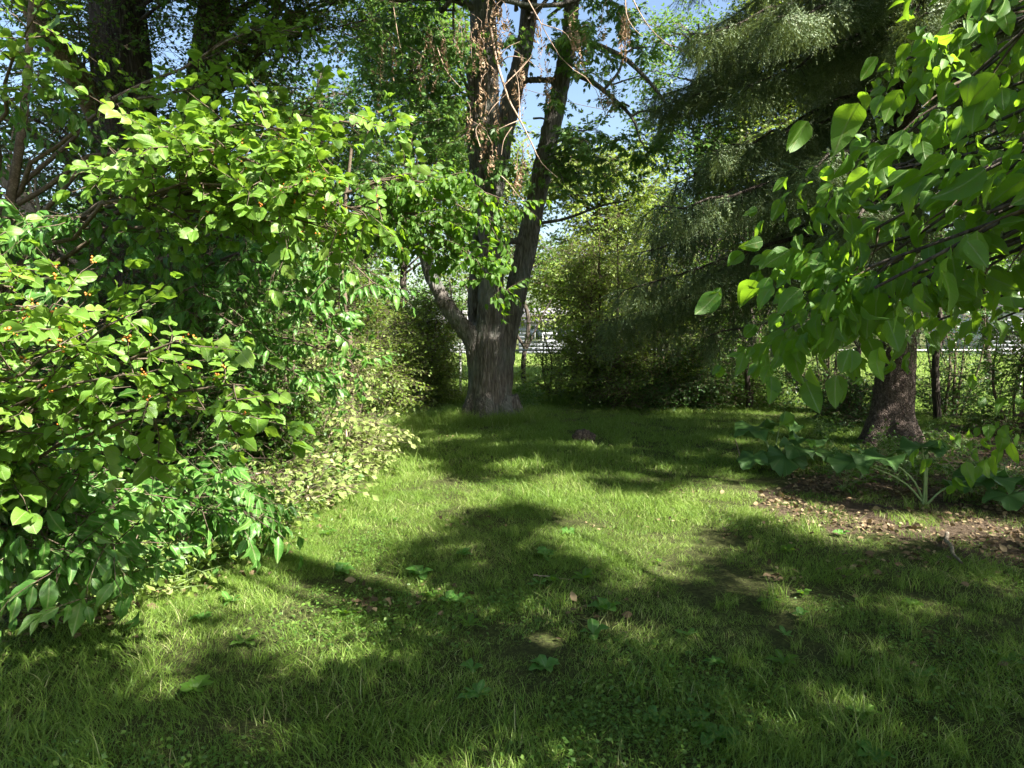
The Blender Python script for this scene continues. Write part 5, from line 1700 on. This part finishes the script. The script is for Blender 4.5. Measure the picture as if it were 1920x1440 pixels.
# distant tree line: single trees
far_lab = ['hazy', 'round', 'dark', 'pale', 'broad', 'narrow', 'tall', 'low']
i = 0
for px in np.arange(-60, 2000, 118):
    Y = U(62, 80)
    b = P(px + U(-30, 30), 640, Y); b[2] = 0
    pl = Plant('distant_tree', 'distant tree of the line along the horizon beyond the houses', 'tree', b, 'distant trees on the horizon')
    h = U(6.0, 9.5)
    pl.tube(spline([b, b + [0, 0, h * .5], b + [.2, 0, h * .9]], 8), .3, .08)
    for _ in range(16):
        a = b + np.array([0, 0, h * U(.15, .7)])
        t = b + np.array([rng.normal(0, 2.6), rng.normal(0, 2), h * U(.25, 1.05)])
        pl.bough(a, t, 2.6, 7, r0=.08, tstep=.9, arch=.1, scale=1.5)
    pl.finish('far', 'mid' if i % 3 else 'olive', 'ovate', stems=False, bark='bark_dark')
    i += 1

# ================================================================ HOUSES, FENCE, WIRE
M['siding'] = plain_mat('pale_siding', (.3, .31, .33), .7, .08, 2)
M['siding2'] = plain_mat('white_siding', (.45, .46, .47), .6, .05, 2)
M['roof'] = plain_mat('shingle_roof', (.2, .19, .19), .85, .25, 6)
M['glass'] = plain_mat('dark_window_glass', (.03, .04, .05), .1, .1, 2)
M['trim'] = plain_mat('white_trim', (.75, .75, .74), .5, .05, 3)
M['galv'] = plain_mat('galvanised_wire', (.42, .43, .42), .45, .15, 12, metal=.6)
M['steel'] = plain_mat('grey_post', (.5, .5, .48), .5, .15, 6, metal=.4)


def box(x0, y0, z0, x1, y1, z1):
    V = np.array([(x, y, z) for z in (z0, z1) for y in (y0, y1) for x in (x0, x1)], float)
    Q = np.array([(0, 2, 3, 1), (4, 5, 7, 6), (0, 1, 5, 4), (2, 6, 7, 3), (0, 4, 6, 2), (1, 3, 7, 5)])
    return V, Q


def part(name, V, Q, mat, parent, smooth=False):
    return link(bpy.data.objects.new(name, mk_mesh(name, V, [np.array(q) for q in Q] if isinstance(Q, list) else [Q], mat, smooth)), parent)


def house(label, x, y, w, d, h, wallm, nwin, gable=1.6):
    root = thing('house', label, 'house', (x, y, 0))
    V, Q = box(-w / 2, 0, -.1, w / 2, d, h)
    wall = part('wall', V, Q, wallm, root)
    for k in range(int(h / .25)):
        V, Q = box(-w / 2 - .012, -.016, k * .25, w / 2 + .012, .004, k * .25 + .249)
        V[4:6, 1] = -.008
        part('siding_board', V, Q, wallm, wall)
    e = .4
    V = np.array([(-w / 2 - e, -e, h - .05), (w / 2 + e, -e, h - .05), (w / 2 + e, d + e, h - .05), (-w / 2 - e, d + e, h - .05), (-w / 2 - e, d / 2, h + gable), (w / 2 + e, d / 2, h + gable),
                  (-w / 2 - e, -e, h + .1), (w / 2 + e, -e, h + .1)])
    part('roof', V, [np.array([(0, 3, 2, 1), (0, 1, 5, 4), (2, 3, 4, 5)]), np.array([(0, 4, 3), (1, 2, 5)])], M['roof'], root)
    for i in range(nwin):
        cx = -w / 2 + w * (i + .5) / nwin
        V, Q = box(cx - .55, -.06, h * .42, cx + .55, -.015, h * .42 + 1.1)
        wf = part('window', V, Q, M['trim'], root)
        V, Q = box(cx - .46, -.075, h * .42 + .09, cx - .03, -.062, h * .42 + 1.01)
        part('pane', V, Q, M['glass'], wf)
        V, Q = box(cx + .03, -.075, h * .42 + .09, cx + .46, -.062, h * .42 + 1.01)
        part('pane', V, Q, M['glass'], wf)
    return root


house('pale grey house seen through the gap right of the maple trunk', 2.6, 48, 4.2, 7, 2.2, M['siding'], 2, 1.0)
house('low blue-grey house glimpsed left of the maple trunk', -3.9, 50, 4.0, 7, 2.2, M['siding'], 1, .9)
house('white house glimpsed through leaves at the right edge', 33.5, 46, 6, 7, 3.0, M['siding2'], 2)
house('white house behind the shrubs at left', -19, 50, 9, 8, 2.6, M['siding2'], 3)


def chain_fence():
    y0 = 16.6
    xs = np.arange(-9, 19, 2.6)
    root = thing('chain_link_fence', 'grey chain-link fence running behind the shrubs at the far side of the lawn', 'fence', (xs[0], y0, 0))
    L = xs[-1] - xs[0]
    H = 1.15
    post = None
    for x in xs:
        if post is None:
            V, Q = tubes_mesh([(np.array([[0, 0, -.1], [0, 0, .6], [0, 0, H + .08]]), np.full(3, .028))], 8)
            pm = mk_mesh('post', V, [Q], M['steel'], True)
            post = True
        o = bpy.data.objects.new('post', pm); o.location = (x - xs[0], .035, 0)
        link(o, root)
    V, Q = tubes_mesh([(np.array([[0, .035, H], [L / 2, .035, H], [L, .035, H]]), np.full(3, .02))], 8)
    part('top_rail', V, Q, M['steel'], root, True)
    p = .075
    nrow = int(H / p)
    cur = []
    for i in range(int(L / p)):
        zz = np.arange(nrow * 2 + 1) * p / 2 + .03
        xx = i * p + (np.arange(nrow * 2 + 1) % 2) * p / 2 * (1 if i % 2 == 0 else 1)
        cur.append((np.stack([xx, (np.arange(nrow * 2 + 1) % 2) * .004, zz], -1), np.full(nrow * 2 + 1, .0022)))
        cur.append((np.stack([i * p + p - (np.arange(nrow * 2 + 1) % 2) * p / 2, (np.arange(nrow * 2 + 1) % 2) * .004 + .004, zz], -1), np.full(nrow * 2 + 1, .0022)))
    # 3-sided wire, straight zigzags
    V, Q = tubes_mesh(cur, 3)
    o = part('wire_mesh', V, Q, M['galv'], root)
    tag(o, kind='stuff')


chain_fence()
wire = spline([P(640, 60, 34), P(1010, 175, 33), P(1130, 205, 33), P(1300, 235, 33), P(1700, 330, 32)], 20)
base = wire[0].copy()
V, Q = tubes_mesh([(wire - base, np.full(20, .012))], 4)
o = link(bpy.data.objects.new('utility_wire', mk_mesh('utility_wire', V, [Q], M['twig'], True)))
o.location = base
tag(o, 'thin dark overhead wire crossing the sky behind the maple limbs', 'wire')

# ================================================================ SMALL THINGS ON THE GROUND
def rhubarb_leaf(seed, R0=.24):
    """Large lobed wavy round leaf, centre stalk at origin edge."""
    r = np.random.default_rng(seed)
    nr, na = 6, 40
    V, uv = [], []
    for i in range(nr + 1):
        f = i / nr
        for j in range(na):
            a = -2.75 + 5.5 * j / (na - 1)
            lob = 1 + .10 * math.cos(a * 5) + .035 * math.sin(a * 17 + seed)
            rad = R0 * f * lob * (1 + .25 * math.cos(a))
            x, y = rad * math.cos(a), rad * math.sin(a)
            z = .055 * f * f * math.sin(a * 5 + seed) + .02 * f ** 3 * math.sin(a * 13) - .16 * f * f * R0 * 2 * abs(math.sin(a)) + .05 * f
            V.append((x + .02, y, z))
            uv.append((f, .5 * math.sin(a * 5)))
    Q = []
    for i in range(nr):
        for j in range(na - 1):
            k = i * na + j
            Q.append((k, k + na, k + na + 1, k + 1))
    return np.array(V), np.array(Q), np.array(uv)


def rhubarb(label, px, py, leaves):
    g = G(px, py); g[2] = gh(g[0], g[1])
    root = thing('burdock_plant', label, 'plant', g)
    for i, (dx, dy, dz, yaw, pitch, sc) in enumerate(leaves):
        tip = np.array([dx, dy, dz])
        c = spline([np.array([rng.normal(0, .02), rng.normal(0, .02), -.02]), tip * [.35, .35, .55], tip], 8)
        V, Q = tubes_mesh([(c, np.linspace(.011, .006, 8))], 6)
        st = part('stalk', V, Q, M['petiole'], root, True)
        V, Q, uv = rhubarb_leaf(i + int(px))
        me = mk_mesh('leaf', V, [Q], M['rhubarb'], True, None, {'tint': np.full(len(V), U(.2, .9))}, uv)
        o = bpy.data.objects.new('leaf', me)
        o.location = tip; o.rotation_euler = (rng.normal(0, .15), pitch, yaw); o.scale = (sc,) * 3
        link(o, root)


rhubarb('broad-leaved plant with large crinkled leaves at the lawn edge left of the spruce', 1450, 880,
        [(-.22, -.1, .46, 3.4, .2, .85), (.02, -.25, .22, 4.5, .75, .9), (.25, -.1, .38, -.4, .3, .8), (.1, .1, .5, .8, .1, .9), (-.1, .2, .45, 2.3, .1, .9), (.15, -.2, .3, 5.3, .5, .8), (-.3, -.2, .2, 3.9, .6, .7)])
rhubarb('taller broad-leaved plant with pale bare stalks in front of the spruce trunk', 1735, 945,
        [(-.05, .0, .52, 1.6, .0, .75), (-.35, .05, .42, 2.9, .1, .95), (-.6, .1, .38, 3.2, .2, .8), (.45, -.1, .28, -.2, .2, .95), (.12, .25, .5, .9, .1, .7), (.0, .0, .5, .2, -.1, .5)])
rhubarb('low broad-leaved plant in shade between the other two', 1590, 880,
        [(-.2, 0, .2, 3.0, .2, .6), (.15, .05, .22, .2, .2, .6)])
rhubarb('low broad-leaved plant at the right edge of the soil bed', 1880, 950,
        [(-.25, 0, .22, 3.0, .2, .8), (.2, 0, .2, .2, .2, .9), (-.1, .1, .25, 1.9, .1, .9), (-.1, -.2, .16, 4.2, .4, .7)])

# small rotten stump
g = G(1095, 826); g[2] = 0
root = thing('tree_stump', 'small weathered brown stump lying low in the grass right of the maple', 'stump', g)
sc = remesh_tree([(np.array([[-.16, 0, .02], [0, .02, .075], [.16, 0, .03]]), np.array([.06, .10, .06])), (np.array([[-.05, 0, -.05], [-.06, 0, .1], [-.09, 0, .16]]), np.array([.08, .07, .04]))], .012, 12, .014, 30, 18, 3)
sc.materials.append(M['bark_spruce']); sc.name = 'wood'
link(bpy.data.objects.new('wood', sc), root)

# fallen sticks
for pts, r, lb, m in [
    ([(1772, 1010), (1778, 1035), (1790, 1055), (1800, 1068)], .016, 'crooked grey stick lying on the soil at the right edge of the lawn', 'bark_pale'),
    ([(1620, 955), (1660, 962), (1705, 972)], .012, 'straight dark stick lying across the sunlit soil patch', 'bark_dark'),
    ([(1378, 862), (1392, 875), (1402, 884)], .008, 'thin pale stick leaning at the foot of the broad-leaved plant', 'drytwig'),
    ([(1000, 1085), (1030, 1088), (1070, 1092)], .004, 'thin straw-coloured twig lying in the middle of the lawn', 'drytwig'),
    ([(470, 935), (500, 912), (515, 880)], .009, 'reddish bare stick poking out of the hedge foot at left', 'drytwig')]:
    q = np.array([G(*p) for p in pts]); q[:, 2] = [gh(a, b) + r + .02 for a, b in q[:, :2]]
    if 'leaning' in lb or 'poking' in lb:
        q[-1, 2] += 0; q[0, 2] += .22
    b0 = q[0].copy()
    c = spline(q - b0, 10) + rng.normal(0, r * .4, (10, 3))
    V, Q = tubes_mesh([(c, np.linspace(r, r * .5, 10))], 7)
    o = link(bpy.data.objects.new('fallen_stick', mk_mesh('fallen_stick', V, [Q], M[m], True)))
    o.location = b0
    tag(o, lb, 'stick')


# broad-leaved weeds in the lawn
def weed_meshes():
    out = []
    for s in range(4):
        V, T, uv = leaf_shape(ov(.2 if s < 2 else .3, .6, .8), 5, .25, .5, .12, s)
        out.append(mk_mesh('leaf', V, [T], M['mulberry'] if s % 2 else M['cherry'], False, None, {'tint': np.full(len(V), .5)}, uv))
    return out


wm = weed_meshes()
spots = []
for _ in range(28):
    for _t in range(20):
        px, py = U(250, 1900), 1440 - 520 * U() ** .8
        g = G(px, py)
        if not left_of_edge(px, py) and not in_poly(px, py, GROUND_SOIL_POLY):
            break
    spots.append((px, py))
spots += [(1340, 1240), (650, 1155), (1010, 1100), (640, 1075), (880, 1175), (1290, 1190), (1640, 1420), (1620, 1340), (1730, 1270), (1500, 1160), (430, 1130), (860, 1130), (1890, 1240), (1300, 1340), (1350, 1380)]
for i, (px, py) in enumerate(spots):
    g = G(px, py); g[2] = gh(g[0], g[1])
    ws = U(.05, .10)
    root = thing('broadleaf_weed', 'small broad-leaved weed rosette growing flat in the lawn', 'weed', g, 'broad-leaved weeds in the lawn')
    n = rng.integers(4, 8)
    kk = rng.integers(0, 4)
    a0 = U(0, 6.28)
    for j in range(n):
        o = bpy.data.objects.new('leaf', wm[kk])
        o.rotation_euler = (rng.normal(0, .2), -U(.2, .8), a0 + j * 6.283 / n + rng.normal(0, .2))
        o.location = (0, 0, .02)
        o.scale = (ws * U(.8, 1.3),) * 3
        link(o, root)

# upright weeds along the hedge foot and under the spruce
def upright_weed(label, px, py, h, kind, mat, shape, group=None, name='tall_weed', n=3, tw=.5):
    g = G(px, py); g[2] = gh(g[0], g[1])
    pl = Plant(name, label, 'weed', g, group)
    for k in range(n):
        tip = g + np.array([rng.normal(0, .07), rng.normal(0, .07), h * U(.7, 1.05)])
        c = spline([g, (g + tip) / 2 + rng.normal(0, .015, 3), tip], 6)
        pl.tube(c, .0035, .0015, fine=True)
        for t in np.linspace(.25, 1, 5):
            p = c[int(t * 5)]
            pl.twig(p, norm([rng.normal(), rng.normal(), .5]), tw * U(.8, 1.2))
    pl.finish(kind, mat, shape, stems=True, twm='petiole')


for _ in range(34):
    i = rng.integers(2, len(LEFT_EDGE) - 1)
    t = U()
    ex = LEFT_EDGE[i][0] * (1 - t) + LEFT_EDGE[min(i + 1, len(LEFT_EDGE) - 1)][0] * t - U(0, 60)
    ey = LEFT_EDGE[i][1] * (1 - t) + LEFT_EDGE[min(i + 1, len(LEFT_EDGE) - 1)][1] * t
    upright_weed('leafy weed at the foot of the hedge on the left lawn edge', ex, ey, U(.15, .42), 'creeper', ['pale', 'olive', 'mid'][rng.integers(0, 3)], 'ovate', 'leafy weeds along the hedge foot', tw=U(.7, 1.1))
for _ in range(24):
    upright_weed('small leafy seedling in the shaded bed under the spruce', U(1480, 1900), U(815, 960), U(.1, .3), 'creeper', 'mid', 'ovate', 'seedlings in the bed under the spruce', tw=.8)
for _ in range(16):
    upright_weed('leafy weed in the long grass at the far lawn edge', U(700, 1350), U(738, 762), U(.3, .7), 'creeper', 'olive', 'ovate', 'weeds in the far long grass', tw=1.2)
upright_weed('small green shoot cluster at the right foot of the maple trunk', 975, 775, .5, 'creeper', 'mid', 'ovate', n=9, tw=1.2)

# labels that tell alike small plants apart by where they stand
ORD = 'leftmost second third fourth fifth sixth seventh eighth ninth tenth eleventh twelfth thirteenth fourteenth fifteenth sixteenth seventeenth eighteenth nineteenth twentieth'.split()


def relabel(group, what, bands):
    """bands: list of (lowest photo row, words for that strip)."""
    bpy.context.view_layer.update()
    its = [(o, *[float(v) for v in proj(np.array(o.location))[:2]]) for o in C.objects if o.get('group') == group]
    for i, (y0, words) in enumerate(bands):
        y1 = bands[i - 1][0] if i else 1e9
        sel = sorted([t for t in its if y0 <= t[2] < y1], key=lambda t: t[1])
        for k, (o, x, y) in enumerate(sel):
            nth = ORD[0] + ' one' if k == 0 else ORD[min(k, 19)] + ' from the left'
            o['label'] = what + ' ' + words + ', ' + nth


relabel('broad-leaved weeds in the lawn', 'flat broad-leaved weed', [(1330, 'in the nearest strip of lawn'), (1220, 'in the shaded lawn just beyond the nearest strip'), (1130, 'in the middle of the lawn'), (1070, 'just beyond the middle of the lawn'), (1000, 'well beyond the middle of the lawn'), (-1e9, 'in the far half of the lawn')])
relabel('leafy weeds along the hedge foot', 'leafy weed', [(1080, 'at the near end of the hedge foot'), (980, 'at the hedge foot beside the young shrub'), (880, 'at the hedge foot below the pale creeper'), (-1e9, 'at the far end of the hedge foot')])
relabel('seedlings in the bed under the spruce', 'small seedling', [(905, 'at the front of the soil bed under the spruce'), (-1e9, 'at the back of the soil bed under the spruce')])
relabel('weeds in the far long grass', 'leafy weed', [(-1e9, 'in the long grass at the far lawn edge')])
relabel('distant trees on the horizon', 'distant tree on the horizon', [(-1e9, 'beyond the houses')])

ntri = 0
for o in C.objects:
    if o.type == 'MESH':
        ntri += sum(1 for _ in ()) + len(o.data.polygons)
print('objects', len(C.objects), 'faces', ntri)
